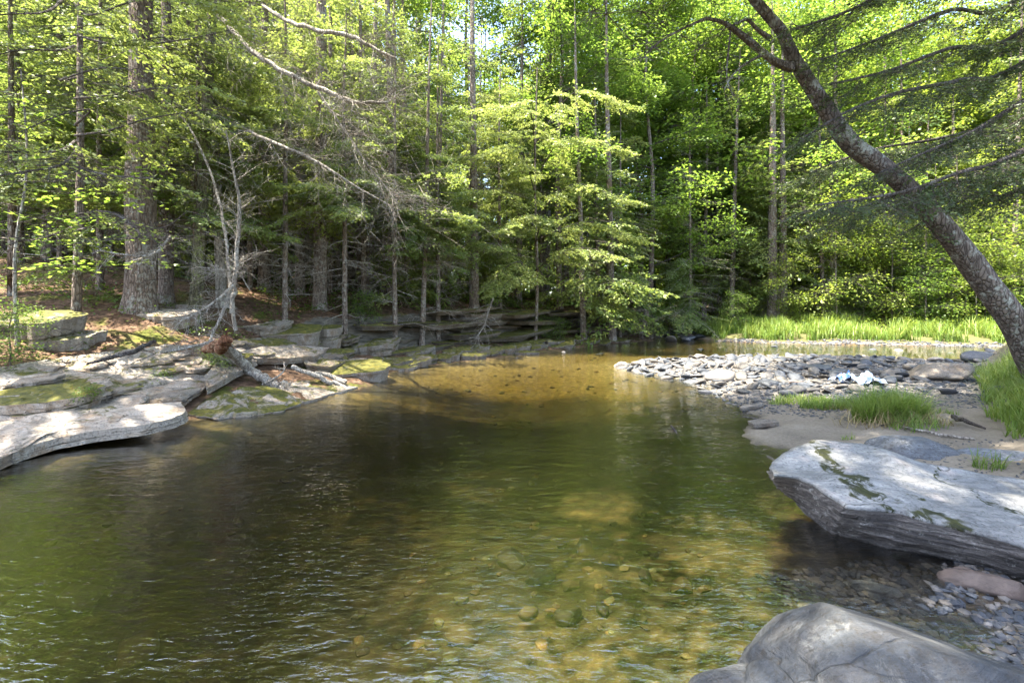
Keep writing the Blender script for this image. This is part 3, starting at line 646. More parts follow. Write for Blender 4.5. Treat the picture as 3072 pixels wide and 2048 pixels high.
# ------------------------------------------------------------------ stones of the gravel bar
import bmesh
def ico(sub):
    bm = bmesh.new(); bmesh.ops.create_icosphere(bm, subdivisions=sub, radius=1)
    V = np.array([v.co[:] for v in bm.verts]); F = np.array([[v.index for v in f.verts] for f in bm.faces]); bm.free(); return V, F
IV2, IF2 = ico(2); IV1, IF1 = ico(1); IV3, IF3 = ico(3)
def stone_mesh(seed, flat, m=M_PEB, hi=False):
    V, F = (IV3, IF3) if hi else (IV2, IF2)
    g = rg(seed); V = V.copy()
    for _ in range(10):                # knock flat faces off the ball
        d = norm(g.normal(size=3)); h = g.uniform(.5, .85); t = V @ d; V -= np.maximum(t - h, 0)[:, None] * d
    V *= (1 + .10 * fbm(V[:, 0] * 1.6, V[:, 1] * 1.6, V[:, 2] * 1.6, seed, 3))[:, None]; V *= [1, g.uniform(.6, .85), flat]
    mb = MB(); mb.add(V, F, g.uniform(0, 1)); return mb.mesh('stone', m, True)
SM = [stone_mesh(i, f) for i, f in enumerate([.25, .2, .4, .16, .5, .3, .2, .36, .14, .34])]
SMH = [stone_mesh(i + 30, f, hi=True) for i, f in enumerate([.45, .3, .55, .25])]
def put_stone(me, x, y, s, rz, g, label, group=None, z=None, sink=.25, m=None, tilt=.2):
    o = bpy.data.objects.new('stone', me); COL.objects.link(o); h = s * .4
    o.location = (x, y, (TZ(x, y) if z is None else z) + h * (1 - 2 * sink)); o.scale = (s, s, s)
    o.rotation_euler = (g.normal() * tilt, g.normal() * tilt, rz); tag(o, label, 'stone', group); return o
g = rg(5)
SPEC = [(604 + 17, 363, .34, 'w', 'pale sunlit pointed stone at the very tip of the gravel bar'), (642, 362, .26, 'w', 'pale rounded stone beside the pointed one at the tip of the bar'), (662, 361, .2, 'w', 'cream stone third from the tip of the gravel bar'),
    (684, 363, .24, 'w', 'sunlit tan stone at the front of the bar near its tip'), (564, 351.5, .2, 'w', 'lone white stone in the water below the layered cliff'), (806, 362, .46, 'd', 'large dark angular boulder standing in the middle of the gravel bar'),
    (722, 378, .62, 'd', 'long dark flat stone at the near edge of the bar'), (752, 378, .25, 'd', 'blue grey round stone at the near edge of the gravel bar'), (768, 385, .36, 'd', 'dark wedge stone lying in the near shallows'),
    (795, 387, .32, 'p', 'pinkish flat stone in the shallow by the bar'), (1000 - 20, 365, .75, 'd', 'long flat dark slab at the far right end of the bar'), (966, 364, .4, 'd', 'dark rounded boulder beside the long flat slab'),
    (936, 362, .42, 'd', 'pair of leaning blue grey boulders, the right one'), (917, 362, .42, 'b', 'brownish boulder leaning against a blue grey one on the bar'), (893, 381, .34, 'd', 'round dark stone in front of the big olive boulder'),
    (935, 385, 1.1, 'o', 'broad low olive boulder half sunk at the edge of the gravel'), (1010, 358, .3, 'd', 'dark stone at the water edge below the leaning trunk'), (883, 357, .32, 'd', 'grey stone with stones piled around it on the far side of the bar'),
    (732, 357, .36, 'b', 'tan sunlit stone on the far side of the bar'), (700, 355, .5, 'd', 'thin flat slab on the far tip of the bar'), (760, 374, .3, 'd', 'dark slanting cobble mid bar'), (864, 353, .42, 'd', 'dark rock standing in the channel behind the bar'),
    (846, 354, .2, 'd', 'small dark rock beside the one in the channel'), (818, 373, .6, 'd', 'smooth dark flat rock sloping in the middle of the bar'), (765 - 5, 423.5 - 4, .0, 'x', '')]
used = []
MC = {'w': M_WHITE, 'p': M_RSTN}
for i, (px, py, s, c, lb) in enumerate(SPEC):
    if c == 'x': continue
    p = P(px, py, .08 if i not in (4,) else .0); me = SMH[i % 4]
    if c in MC: me = stone_mesh(60 + i, .6 if c == 'w' else .35, MC[c], True)
    if c == 'o': me = stone_mesh(60 + i, .3, M_ROCK, True)
    o = put_stone(me, p[0], p[1], s * .62, g.uniform(-.4, .4), g, lb, sink=.3, tilt=.12)
    if c == 'o': o.color = (.2, .34, .3, 1)
    used.append((p[0], p[1], s * .5))
def bar_pts(n, ymin, ymax, seed, wmin=-.35):
    g = rg(seed); out = []
    while len(out) < n:
        y = g.uniform(ymin, ymax, 4000); x = g.uniform(2.5, 17, 4000)
        a = np.array([sdf(x, y, BAR)])[0]; q = (x - (6.25 + (y - 5.9) * .97)) / 1.4
        den = vn(x * .5, y * .5, 0, 44) * .5 + .6
        ok = (a > wmin) & (q < .15 + (y > 12) * .3) & (g.uniform(0, 1, 4000) < den * np.clip((y - 6.9) / 1.6, 0.0, 1) ) & (x / y < 1.18)
        out += list(zip(x[ok], y[ok]))
    return out[:n]
cand = bar_pts(4200, 7.6, 18, 9); cand.sort(key=lambda c: c[1]); n_ind = 0
rngs = rg(12); rngs.shuffle(cand)
sizes = np.sort(rngs.lognormal(-2.55, .6, len(cand)))[::-1]
small = []
for (x, y), s in zip(cand, sizes):
    s = min(s, .19) * (.75 + y * .025)
    if any((x - a)**2 + (y - b)**2 < (.55 * (s + r))**2 for a, b, r in used): continue
    if n_ind < 268:
        put_stone(SM[n_ind % 10], x, y, s, rngs.uniform(0, 6.3), rngs, ('%s cobble on the %s of the gravel bar, %s' % (['flat', 'thin flat', 'blocky', 'wafer thin', 'rounded', 'low', 'thin', 'squarish', 'slate like', 'oval'][n_ind % 10], 'near edge' if y < 10.3 else 'near half' if y < 11.8 else 'far half' if y < 13.3 else 'far edge', 'at its tip' if x / y < .36 else 'left of the middle' if x / y < .55 else 'right of the middle' if x / y < .78 else 'toward its right end')), 'cobbles of the gravel bar', tilt=.3); n_ind += 1
        used.append((x, y, s))
    else: small.append((x, y, s * .62))
# stony inlet beyond the end of the cliff
for i in range(26):
    y = g.uniform(23.5, 31); x = 7.9 + (y - 24) * .25 + g.uniform(-.3, 2.6)
    put_stone(SM[i % 10], x, y, g.uniform(.16, .45), g.uniform(0, 6), g, 'pale stone on the stony inlet past the end of the cliff', 'stones of the inlet past the cliff', z=max(TZ(x, y), .02))
for i, (px, py) in enumerate([(556, 350), (575, 347), (600, 352), (515, 357), (480, 358), (775, 346), (800, 347), (820, 348), (900, 350), (950, 352), (700, 348), (872, 349), (720, 346)]):
    p = P(px, py, 0); put_stone(SM[(i * 3) % 10], p[0], p[1], g.uniform(.15, .3), g.uniform(0, 6), g, 'small dark rock breaking the surface of the creek', 'rocks breaking the surface', z=-.07, sink=.4)
def stones_mesh(pts, seed, name, label, m=M_PEB, sub=1, flat=.5, zoff=0., parent=None):
    g = rg(seed); n = len(pts); pts = np.array(pts); V0, F0 = (IV1, IF1) if sub == 1 else ico(1)
    z = terrain(pts[:, 0], pts[:, 1]); a = g.uniform(0, 6.28, n); s = pts[:, 2]
    V = V0[None] * (1 + .25 * g.uniform(-1, 1, (n, len(V0), 1))); V = V * np.stack([s, s * g.uniform(.55, .9, n), s * g.uniform(.25, flat + .2, n)], 1)[:, None]
    x = V[..., 0] * np.cos(a)[:, None] - V[..., 1] * np.sin(a)[:, None]; y = V[..., 0] * np.sin(a)[:, None] + V[..., 1] * np.cos(a)[:, None]
    V = np.stack([x + pts[:, 0:1], y + pts[:, 1:2], V[..., 2] + z[:, None] + s[:, None] * .12 + zoff], -1)
    F = F0[None] + (np.arange(n) * len(V0))[:, None, None]; mb = MB(); mb.add(V, F.reshape(-1, 3), np.repeat(g.uniform(0, 1, n), len(F0)))
    return tag(mb.build(name, m, parent, False), label, None, kind='stuff')
grav = small[:3000]
gg = rg(91)
for x, y in bar_pts(4200, 7.0, 16, 92): grav.append((x, y, gg.uniform(.015, .06)))
def box_pts(n, x0, x1, y0, y1, s0, s1, cond=None):
    x = gg.uniform(x0, x1, n); y = gg.uniform(y0, y1, n); s = gg.uniform(s0, s1, n)
    k = np.ones(n, bool) if cond is None else cond(x, y); return list(zip(x[k], y[k], s[k]))
grav += box_pts(5200, 3.2, 8, 5.0, 8.5, .006, .03, lambda x, y: vn(x * 1.1, y * 1.4, 0, 71) + .5 * (y > 7) > -.12)
grav += box_pts(700, 2.6, 5.5, 3.9, 5.0, .006, .018, lambda x, y: vn(x * 1.5, y * 2, 0, 72) > .0)
grav += box_pts(1300, 1.9, 3.3, 1.6, 2.9, .008, .04)
grav += box_pts(900, 1.6, 2.6, 2.0, 3.0, .008, .035)
grav += box_pts(5000, 9.5, 24, 18.5, 24, .03, .10, lambda x, y: np.abs(sdf(x, y, FARB) - .15) < .4)
stones_mesh(grav, 3, 'gravel', 'loose gravel and small stones over the bar and sand')
bedp = box_pts(700, -6, 4, 2.0, 12, .02, .07, lambda x, y: (terrain(x, y) < -.05) & (vn(x * .9, y * .9, 0, 61) > .25)) + box_pts(80, -.9, 1.4, 2.5, 4.2, .015, .06)
bedp += box_pts(420, -2, 13, 10, 20, .03, .09, lambda x, y: (terrain(x, y) < -.10))
stones_mesh(bedp, 4, 'creek_bed_stones', 'brown and amber stones on the bed under the water', M_BED)
for i, (x, y, s) in enumerate([(.35, 2.75, .10), (.1, 2.9, .08), (.55, 2.8, .07), (-.3, 2.7, .12), (.2, 3.3, .13), (-2.35, 2.85, .16), (-3.1, 3.3, .2), (1.1, 2.95, .09), (.9, 3.1, .08), (.75, 3.4, .1), (.0, 3.6, .14), (.6, 3.7, .12)]):
    put_stone(stone_mesh(90 + i, .55, plain('sunken_stone%d' % i, (.06, .045, .02) if i % 2 else (.035, .03, .018), .7, .2), True), x, y, s, i, g, 'sunken brown cobble resting on the bed of the pool', 'sunken cobbles in the pool', sink=.2)

# ------------------------------------------------------------------ foliage templates
def spray(L, seed, lat=.12, leaf=.10, lw=.030, step=.055, wide=.36):
    """a flat drooping conifer bough along +x: leaf quads, and sticks for its wood"""
    g = rg(seed); Q = []; SA = []; SB = []; SR = []
    zc = lambda x: -.10 * (x / L)**2 * L + .03 * np.sin(x * 3 + seed)
    nl = int(L / lat)
    for i in range(nl):
        t = .14 + .86 * i / nl
        if g.random() < .07: continue
        for sgn in (-1, 1):
            x0 = t * L + g.uniform(-.03, .03); ll = L * wide * (1 - t)**.75 * g.uniform(.6, 1.15) + .14; ang = sgn * R(g.uniform(42, 66))
            d = np.array([math.cos(ang), math.sin(ang), -.16 + g.normal() * .07]); p0 = np.array([x0, 0, zc(x0)])
            p1 = p0 + d * ll; SA.append(p0); SB.append(p1); SR.append(.0018)
            k = max(2, int(ll / step)); s = (np.arange(k) + g.uniform(.3, 1, k)) / k * ll
            for s2 in (-1, 1):
                a2 = ang + s2 * R(1) * g.uniform(28, 60, k); c = p0 + d * s[:, None]; c[:, 2] -= .10 * (s / max(ll, .3))**2 * ll
                e = np.stack([np.cos(a2), np.sin(a2), -.25 + .35 * g.normal(size=k)], 1); e = norm(e); n_ = norm(np.cross(e, [0, 0, 1.]) + g.normal(size=(k, 3)) * .6); c = c + g.normal(size=(k, 3)) * [0, 0, .022]
                le = leaf * g.uniform(.6, 1.15, (k, 1)); w = lw * g.uniform(.7, 1.2, (k, 1))
                Q.append(np.stack([c - n_ * w * .3, c + e * le * .6 - n_ * w, c + e * le, c + e * le * .5 + n_ * w], 1))
    Q = np.concatenate(Q); pts = np.linspace(0, L * .95, 6)
    for a, b in zip(pts[:-1], pts[1:]):
        SA.append([a, 0, zc(a)]); SB.append([b, 0, zc(b)]); SR.append(.003 + .008 * (1 - a / L) * L / 2)
    return Q, np.array(SA), np.array(SB), np.array(SR)
def put(Q, scale, az, pitch, roll, pos):
    """rotate template(s) Q (k,4,3) into B places -> (B*k,4,3)"""
    B = len(az); ca, sa, cp, sp, cr, sr = np.cos(az), np.sin(az), np.cos(pitch), np.sin(pitch), np.cos(roll), np.sin(roll)
    x = np.stack([cp * ca, cp * sa, sp], 1); y0 = np.stack([-sa, ca, 0 * ca], 1); z0 = np.cross(x, y0)
    y = y0 * cr[:, None] + z0 * sr[:, None]; z = z0 * cr[:, None] - y0 * sr[:, None]
    M = np.stack([x, y, z], 1) * np.asarray(scale).reshape(-1, 1, 1)      # rows are the axes
    sh = Q.shape; q = Q.reshape(-1, 3)
    out = np.einsum('ni,bij->bnj', q, M) + np.asarray(pos)[:, None]
    return out.reshape((B * sh[0],) + sh[1:])
SPF = {L: [spray(L, s) for s in (1, 2)] for L in (.9, 1.6, 2.4, 3.2)}                 # fine
SPC = {L: [spray(L, s + 5, .2, .2, .05, .14, .4) for s in (1, 2)] for L in (1.2, 2.0, 2.8)}   # far
SPN = {L: [spray(L, s + 9, .075, .055, .013, .036, .42) for s in (1, 2)] for L in (.6, 1.0)}  # near, fine twigs
def foliate(mb, wb, items, lib, g, tb=.6, tv=.18, cull=None):
    """items: rows (L, az, pitch, roll, x, y, z)"""
    items = np.array(items); keys = sorted(lib)
    kk = np.array([min(range(len(keys)), key=lambda i: abs(keys[i] - r[0])) for r in items]) * 2 + g.integers(0, 2, len(items))
    for u in np.unique(kk):
        it = items[kk == u]; L = keys[u // 2]; Q, A, B, Rr = lib[L][u % 2]
        sc = it[:, 0] / L; W_ = put(Q, sc, it[:, 1], it[:, 2], it[:, 3], it[:, 4:7])
        tint = np.clip(np.repeat(g.normal(tb, tv * .6, len(it)), len(Q)) + g.normal(0, tv, len(W_)), 0, 1)
        if cull is not None: k = cull(W_.mean(1)); W_ = W_[k]; tint = tint[k]
        mb.quads(W_, tint)
        if wb is not None:
            S = put(np.stack([A, B], 1), sc, it[:, 1], it[:, 2], it[:, 3], it[:, 4:7]).reshape(-1, 2, 3)
            r_ = np.tile(Rr, len(it)); sticks(wb, S[:, 0], S[:, 1], r_, r_ * .6, 3)
# sun flecks: gaps in the canopy along the sun's direction
SHAFTS = [(-6.2, 5.4, .4, 1.3), (-5.2, 6.0, .5, 1.3), (-4.6, 7.0, .7, 1.2), (-7.2, 6.2, .7, 1.2), (-5.8, 7.6, 1, 1.1), (-3.6, 8.0, .4, 1.1), (-2.9, 9.2, .1, .8), (-7, 7, 1, 1.1), (-3.3, 8.6, -.1, .6), (.9, 11.6, -.1, .8), (2.4, 12.4, -.1, .7), (-.4, 12.9, 0, .55), (1.6, 13.8, 0, .6), (-5.6, 4.4, -.1, .6), (-4.3, 5.7, -.1, .4), (-.6, 10.6, -.1, .35),
          (-2.2, 12, .2, .7), (3.8, 13.2, .2, 1.1), (-6.5, 4.6, -.1, .7), (-1, 14.5, .2, .7), (5, 7.6, .2, .7), (4.2, 5.0, .2, .5), (5.2, 4.4, .3, .5), (-3.0, 10.6, .3, .7), (2, 18, .5, .8), (5.2, 6.3, .3, .7),
          (12, 23, 1, 2.2), (16, 24, 1, 2.5), (20, 22.5, .6, 2.5), (9, 24, .3, 1.2), (13, 26, 1, 2), (7.5, 14.5, .2, 1.5), (2.5, 4.0, -.2, .35), (1.7, 3.6, -.4, .5), (.9, 4.6, -.5, .4), (-.4, 5.6, -.4, .5), (3.2, 15.2, 0, 1.0)]
SHP = np.array([s[:3] for s in SHAFTS]); SHR = np.array([s[3] for s in SHAFTS])
g_ = rg(4242); N_ORIG = len(SHP); ex = []
for k_i in range(200):                 # flecks of sun on the front of the forest
    y_ = g_.uniform(8.5, 22) if k_i % 3 else g_.uniform(22, 32); x_ = y_ * (g_.uniform(-1.1, .45) if y_ < 22 else g_.uniform(.1, 1.1)); ex.append((x_, y_, g_.uniform(1.5, 3 + y_ * .4), g_.uniform(.5, 1.35)))
UNDER = [(12, 9.6, 9, 2.3), (196, 11.2, 9, 2.3), (285, 12.2, 10, 2.5), (345, 13.5, 10, 2.6), (395, 14.6, 11, 2.6), (438, 16.4, 11, 2.8), (500, 20.5, 12, 3.0), (620, 24.5, 13, 3.2), (690, 26.5, 13, 3.2), (250, 14.5, 11, 2.6), (100, 11.6, 10, 2.6), (60, 12.8, 11, 2.6)]
for p_, d_, H_, L_ in UNDER:
    for h_ in (3, 5.5, 8): ex.append(((p_ - CX) / FPX * d_, d_, h_ + 1.5, 1.7))
for s_ in np.arange(.6, 14, 1.1):      # flecks along the cliff
    p_, t_, n_ = bank(s_); q_ = p_ + n_ * g_.uniform(.4, 2.6); ex.append((q_[0], q_[1], .8, g_.uniform(.35, .8)))
for _ in range(52): y_ = g_.uniform(8.5, 20); x_ = y_ * g_.uniform(-1.1, .2); ex.append((x_, y_, g_.uniform(5, 13), g_.uniform(.4, .9)))
for _ in range(40): y_ = g_.uniform(9, 24); x_ = y_ * g_.uniform(-1.1, .3); ex.append((x_, y_, 2.2, g_.uniform(.4, .9)))
ex += [(2.9, 3.25, .45, .28), (3.4, 3.0, .35, .22), (2.5, 3.5, .45, .16), (1.5, 1.75, .4, .13), (1.25, 1.7, .4, .09), (3.9, 3.3, .35, .3)]
ex += [(-5.5, 9.0, h_, .8) for h_ in (1.8, 3, 4.2)] + [(-7.5, 12, h_, .8) for h_ in (3, 5)] + [(-8.2, 9.9, h_, .9) for h_ in (2.5, 5)]
SHP = np.vstack([SHP, np.array(ex)[:, :3]]); SHR = np.concatenate([SHR, np.array(ex)[:, 3]])
E1 = norm(np.cross(SUN, [0, 1., 0])); E2 = np.cross(SUN, E1)
def cull_sun(c, n=None, k=1.):
    ok = np.ones(len(c), bool); u, v, t = c @ E1, c @ E2, c @ SUN; w = 1 + .35 * vn(c[:, 0] * 2.3, c[:, 1] * 2.3, c[:, 2] * 2.3, 3)
    for p, r in zip(SHP[:n], SHR[:n] * k):
        i = np.nonzero((np.abs(u - p @ E1) < 1.35 * r) & (np.abs(v - p @ E2) < 1.35 * r) & (t - p @ SUN > .9))[0]
        ok[i[(u[i] - p @ E1)**2 + (v[i] - p @ E2)**2 < (r * w[i])**2]] = False
    return ok | (rg(7).random(len(c)) < .05)
def cull_o(c, k=.5): return cull_sun(c, 12 if k < 1 else N_ORIG, k)
def shaded_for(x, y, h0=5, h1=16, grow=.8):   # would a tree standing here block a gap?
    for p, r in zip(SHP[:N_ORIG], SHR):
        t0 = (h0 - p[2]) / SUN[2]; t1 = (h1 - p[2]) / SUN[2]
        for t in np.linspace(t0, t1, 6):
            q = p + SUN * t
            if (q[0] - x)**2 + (q[1] - y)**2 < (r + grow)**2: return True
    return False

def hemlock(loc, H, r, seed, h0, Lmax, lib=SPF, lean=(0, 0), dens=1., label='', group=None, bark=None, needles=None, cull=None, dead=1., world=False, topcut=None, trunk_pts=None, name='hemlock_tree', sides=12, bias=None, shape=.8):
    g = rg(seed); rt = empty(name, loc); tag(rt, label, 'tree', group)
    n = 14; t = np.linspace(0, 1, n); px = lean[0] * t + .05 * H * .12 * np.array([vn(v * 3, seed) for v in t]) * t; py = lean[1] * t + .05 * H * .12 * np.array([vn(v * 3, seed + .5) for v in t]) * t
    path = np.stack([px, py, t * H - .35], 1); rad = r * (1 - t)**.75 + .012; rad[0] *= 1.5; 
    path = np.insert(path, 1, [px[0], py[0], -.05], 0); rad = np.insert(rad, 1, r * 1.28); path = np.insert(path, 2, [px[0] * .8 + px[1] * .2, py[0], .35], 0); rad = np.insert(rad, 2, r * 1.04)
    tb = MB(); tube(tb, path, rad, sides, .16, seed); kid(tb.build('trunk', bark or M_BARK, None, True), rt)
    zz = path[:, 2]; at = lambda h: np.array([np.interp(h, zz, path[:, 0]), np.interp(h, zz, path[:, 1]), h])
    fb, wb = MB(), MB(); items = []
    h = h0
    while h < H - .3:
        f = (h - h0) / (H - h0); L = Lmax * ((1 - f)**shape) * g.uniform(.55, 1.1) + .25
        az = g.uniform(0, 2 * math.pi)
        if bias is not None and g.random() < .45: az = bias + g.normal() * .8
        if L > .5 * Lmax * (1 - f)**shape or g.random() < .8:
            p = at(h); items.append((L, az, R(g.uniform(-32, 6)) + .3 * f, g.normal() * .18, *p))
            if L > 1.3:                # a side bough
                q = p + np.array([math.cos(az), math.sin(az), -.05]) * L * .35; items.append((L * .5, az + g.choice([-.7, .7]), R(g.uniform(-25, 0)), g.normal() * .2, *q))
        h += g.uniform(.10, .32) / dens * (1 + 1.3 * f * f)
    items = np.array(items)
    lo = np.array(loc)
    cf = (lambda c: cull(c + lo)) if cull else None
    foliate(fb, wb, items, lib, g, cull=cf)
    if dead:                           # bare dead limbs below the crown
        m_ = int(10 * dead * max(1, h0 / 2.5))
        for _ in range(m_):
            h_ = g.uniform(.7, h0 + 1.5); az = g.uniform(0, 6.28); l = g.uniform(.4, 1.7) * min(1, .5 + Lmax / 4); p = at(h_)
            d = np.array([math.cos(az), math.sin(az), g.uniform(-.35, .15)]); pa = np.array([p, p + d * l * .5 + [0, 0, g.normal() * .05], p + d * l + [0, 0, -.12 * l]])
            sticks(wb, pa[:-1], pa[1:], [.013, .009], [.009, .004], 4); twigs_on(wb, pa, int(5 + 5 * l), .45 * l + .1, .004, g, .3, 2)
    kid(fb.build('crown', needles or M_HEM), rt)
    if wb.v: kid(tag(wb.build('limbs', M_DEAD if dead > 1.2 else M_TWIG), kind='stuff'), rt)
    return rt

def leafdisc(rad, n, leaf, seed, thick=.12, curl=.35):
    g = rg(seed); a = g.uniform(0, 6.28, n); r = rad * np.sqrt(g.uniform(0, 1, n)); c = np.stack([r * np.cos(a), r * np.sin(a), g.normal(0, thick, n) - .25 * r**2 / rad], 1)
    b = a + g.normal(0, .9, n); e = norm(np.stack([np.cos(b), np.sin(b), g.normal(-.25, curl, n)], 1)); s_ = norm(np.cross(e, [0, 0, 1.]) + g.normal(size=(n, 3)) * .35)
    l = leaf * g.uniform(.6, 1.2, (n, 1)); w = l * .34
    Q = np.stack([c, c + e * l * .5 - s_ * w, c + e * l, c + e * l * .5 + s_ * w], 1); Q[:, 0, 2] += .0
    k = max(4, n // 6); A = np.zeros((k, 3)); B = c[:k].copy(); return Q, A, B, np.full(k, .004)
BLF = {.5: [leafdisc(.5, 60, .10, s) for s in (1, 2)], .8: [leafdisc(.8, 120, .10, s + 4) for s in (1, 2)]}
BLC = {.6: [leafdisc(.6, 36, .17, s + 8) for s in (1, 2)], 1.0: [leafdisc(1.0, 80, .18, s + 12) for s in (1, 2)]}
def broadleaf(loc, H, r, seed, h0, Rc, lib=BLF, n=90, label='', group=None, bark=None, leaves=None, cull=None, lean=(0, 0), name='maple_tree', cat='tree', limbs=9, sides=8, tb=.55, low=.25):
    g = rg(seed); rt = empty(name, loc); tag(rt, label, cat, group); t = np.linspace(0, 1, 10)
    path = np.stack([lean[0] * t + .03 * H * vn(t * 3, seed * 1.7 + 0 * t) * t, lean[1] * t + .03 * H * vn(t * 3, seed * .7 + 5 + 0 * t) * t, t * H * .93 - .3], 1); rad = r * (1 - t)**.7 + .01; rad[0] *= 1.3
    tb_ = MB(); tube(tb_, path, rad, sides, .12, seed); kid(tb_.build('trunk', bark or M_BARK, None, True), rt)
    zz = path[:, 2]; at = lambda h: np.array([np.interp(h, zz, path[:, 0]), np.interp(h, zz, path[:, 1]), h])
    fb, wb = MB(), MB(); items = []
    per = max(2, n // limbs)
    for i in range(limbs):
        hb = h0 + (H * .8 - h0) * (i + g.uniform(0, 1)) / limbs; az = i * 2.4 + g.normal() * .3; f = (hb - h0) / (H - h0)
        l = Rc * (1 - .55 * f) * g.uniform(.7, 1.1) * (1 if f > low else .8); p = at(hb); d = np.array([math.cos(az), math.sin(az), g.uniform(.15, .55)])
        pa = smooth_path([p, p + d * l * .4, p + d * l * .75 + [0, 0, .05 * l], p + d * l], 3); rr = np.linspace(max(r * .3, .012), .006, len(pa)); sticks(wb, pa[:-1], pa[1:], rr[:-1], rr[1:], 4)
        twigs_on(wb, pa, 8, l * .4, .006, g, .1, 1)
        for _ in range(per):
            u = g.uniform(.25, 1.05); q = p + d * l * u + g.normal(size=3) * [.28 * l * .6, .28 * l * .6, .16 * l]
            items.append((g.choice(sorted(lib)) * g.uniform(.75, 1.15), g.uniform(0, 6.28), R(g.normal() * 12), R(g.normal() * 12), *q))
    top = at(H * .85)
    for _ in range(n // 5): items.append((sorted(lib)[-1] * g.uniform(.8, 1.1), g.uniform(0, 6.28), g.normal() * .3, g.normal() * .3, *(top + g.normal(size=3) * [Rc * .35, Rc * .35, H * .07])))
    lo = np.array(loc); cf = (lambda c: cull(c + lo)) if cull else None
    foliate(fb, wb, items, lib, g, tb, .2, cull=cf)
    kid(fb.build('crown', leaves or M_BRD), rt); kid(tag(wb.build('limbs', M_TWIG), kind='stuff'), rt); return rt
def ground_at(px, d): x = (px - CX) / FPX * d; return (x, d, TZ(x, d))
def ncull(rt, keepf):
    pass

# ------------------------------------------------------------------ the trees one can point to
c_ = cull_sun
hemlock(ground_at(140, 10), 19, .29, 101, 4.2, 3.6, label='massive furrowed hemlock trunk at the left, the thickest on the slope', cull=c_, dens=1.1, bark=M_BARK, sides=20, bias=-1.9)
hemlock(ground_at(166, 11.5), 16, .16, 102, 5, 2.4, label='dark hemlock trunk close behind the massive one', cull=c_)
hemlock(ground_at(195, 10.6), 15, .135, 103, 5.0, 2.2, label='slightly leaning trunk with green lichen just right of the massive hemlock', lean=(.5, .3), bark=M_BARKM, cull=c_)
broadleaf(ground_at(224, 12), 13, .12, 104, 6.5, 2.4, label='pale crooked birch trunk among dark hemlocks at the left', bark=M_BARKP, name='birch_tree', lean=(-.9, 0), cull=c_, n=60)
for i, (px, d, r, H, h0, L, lb) in enumerate([
    (264, 15, .17, 18, 4.6, 2.4, 'straight brown trunk right of the dead white sapling'), (300, 15.5, .16, 19, 5.2, 2.3, 'straight trunk with lit left edge, left one of a near pair'),
    (320, 14, .20, 21, 5.6, 2.8, 'tall stout trunk standing above the mossy hump'), (366, 17.5, .15, 17, 5, 2.2, 'dark tapering trunk leaning a little behind the black hollow'), (392, 17, .16, 19, 5.5, 2.4, 'twisted trunk with red litter at its foot near the frame centre left'),
    (408, 18.5, .13, 16, 4.8, 2, 'short dark trunk just behind the twisted one'), (422, 15.6, .085, 13, 4.4, 1.7, 'thin pale trunk standing on the cliff edge at its left end'), (474, 18.5, .19, 18, 3.3, 2.8, 'dark trunk behind the low hanging sunlit hemlock bough'),
    (584, 21.5, .14, 17, 3.2, 2.6, 'thin straight trunk on the right part of the cliff top'), (599, 23.5, .11, 14, 3.4, 2.2, 'slender trunk between two others on the right cliff top'), (612, 22.5, .20, 19, 3.2, 2.9, 'stout dark trunk at the right end of the cliff'),
    (772, 27, .30, 20, 6, 3.0, 'thick double trunk left stem at the grassy bank'), (783, 27.4, .24, 19, 6, 2.8, 'right stem of the double trunk at the grassy bank'), (731, 28, .17, 18, 4, 2.7, 'single trunk left of the double trunk behind the round shrub'),
    (704, 30, .15, 17, 4, 2.5, 'narrow trunk at the mouth of the inlet'), (840, 30, .2, 16, 3.5, 2.8, 'trunk right of the double trunk with pale sunlit boughs'), (18, 12.5, .13, 14, 4, 2.3, 'thin pale trunk leaning left at the frame edge'),
    (48, 14, .15, 16, 3.8, 2.3, 'dark trunk left of the massive hemlock behind beech leaves'), (955, 29, .26, 15, 5, 3, 'brown leaning trunk in the bright thicket behind the grassy bank')]):
    hemlock(ground_at(px, d), H, r, 110 + i, h0 * .62, L * 1.15, label=lb, cull=c_ if i < 16 else None, lean=(rg(i).normal() * .3, 0), dens=1.35, dead=1.6 if i < 8 else 1.0, lib=SPF if d < 19 else SPC)
broadleaf(ground_at(974, 31), 12, .17, 140, 7, 2.5, BLC, 60, 'white birch trunk gleaming in the bright thicket beside the leaning trunk', bark=M_BARKP, name='birch_tree')
for i, (p_, d_, H_, L_) in enumerate(UNDER):
    hemlock(ground_at(p_, d_), H_, .055 + .004 * d_ / 3, 600 + i, [2.2, 2.4, 3.6, 3.6, 4.4, 3.2, 2.2, 1.4, 1.4, 4.6, 2.6, 2.4][i], L_, dens=1.35, dead=1.6, sides=7, shape=.6, name='young_hemlock', needles=M_HEM, cull=lambda c: cull_o(c, 1.),
            label='slim understory hemlock with layered boughs, ' + ['in the left edge', 'right of the massive trunk', 'between the dead sapling and the near pair', 'above the mossy hump', 'above the black hollow', 'at the left end of the cliff', 'over the middle of the cliff', 'at the right end of the cliff', 'at the stony inlet', 'behind the dead saplings', 'left of the massive trunk', 'further left of the massive trunk'][i])
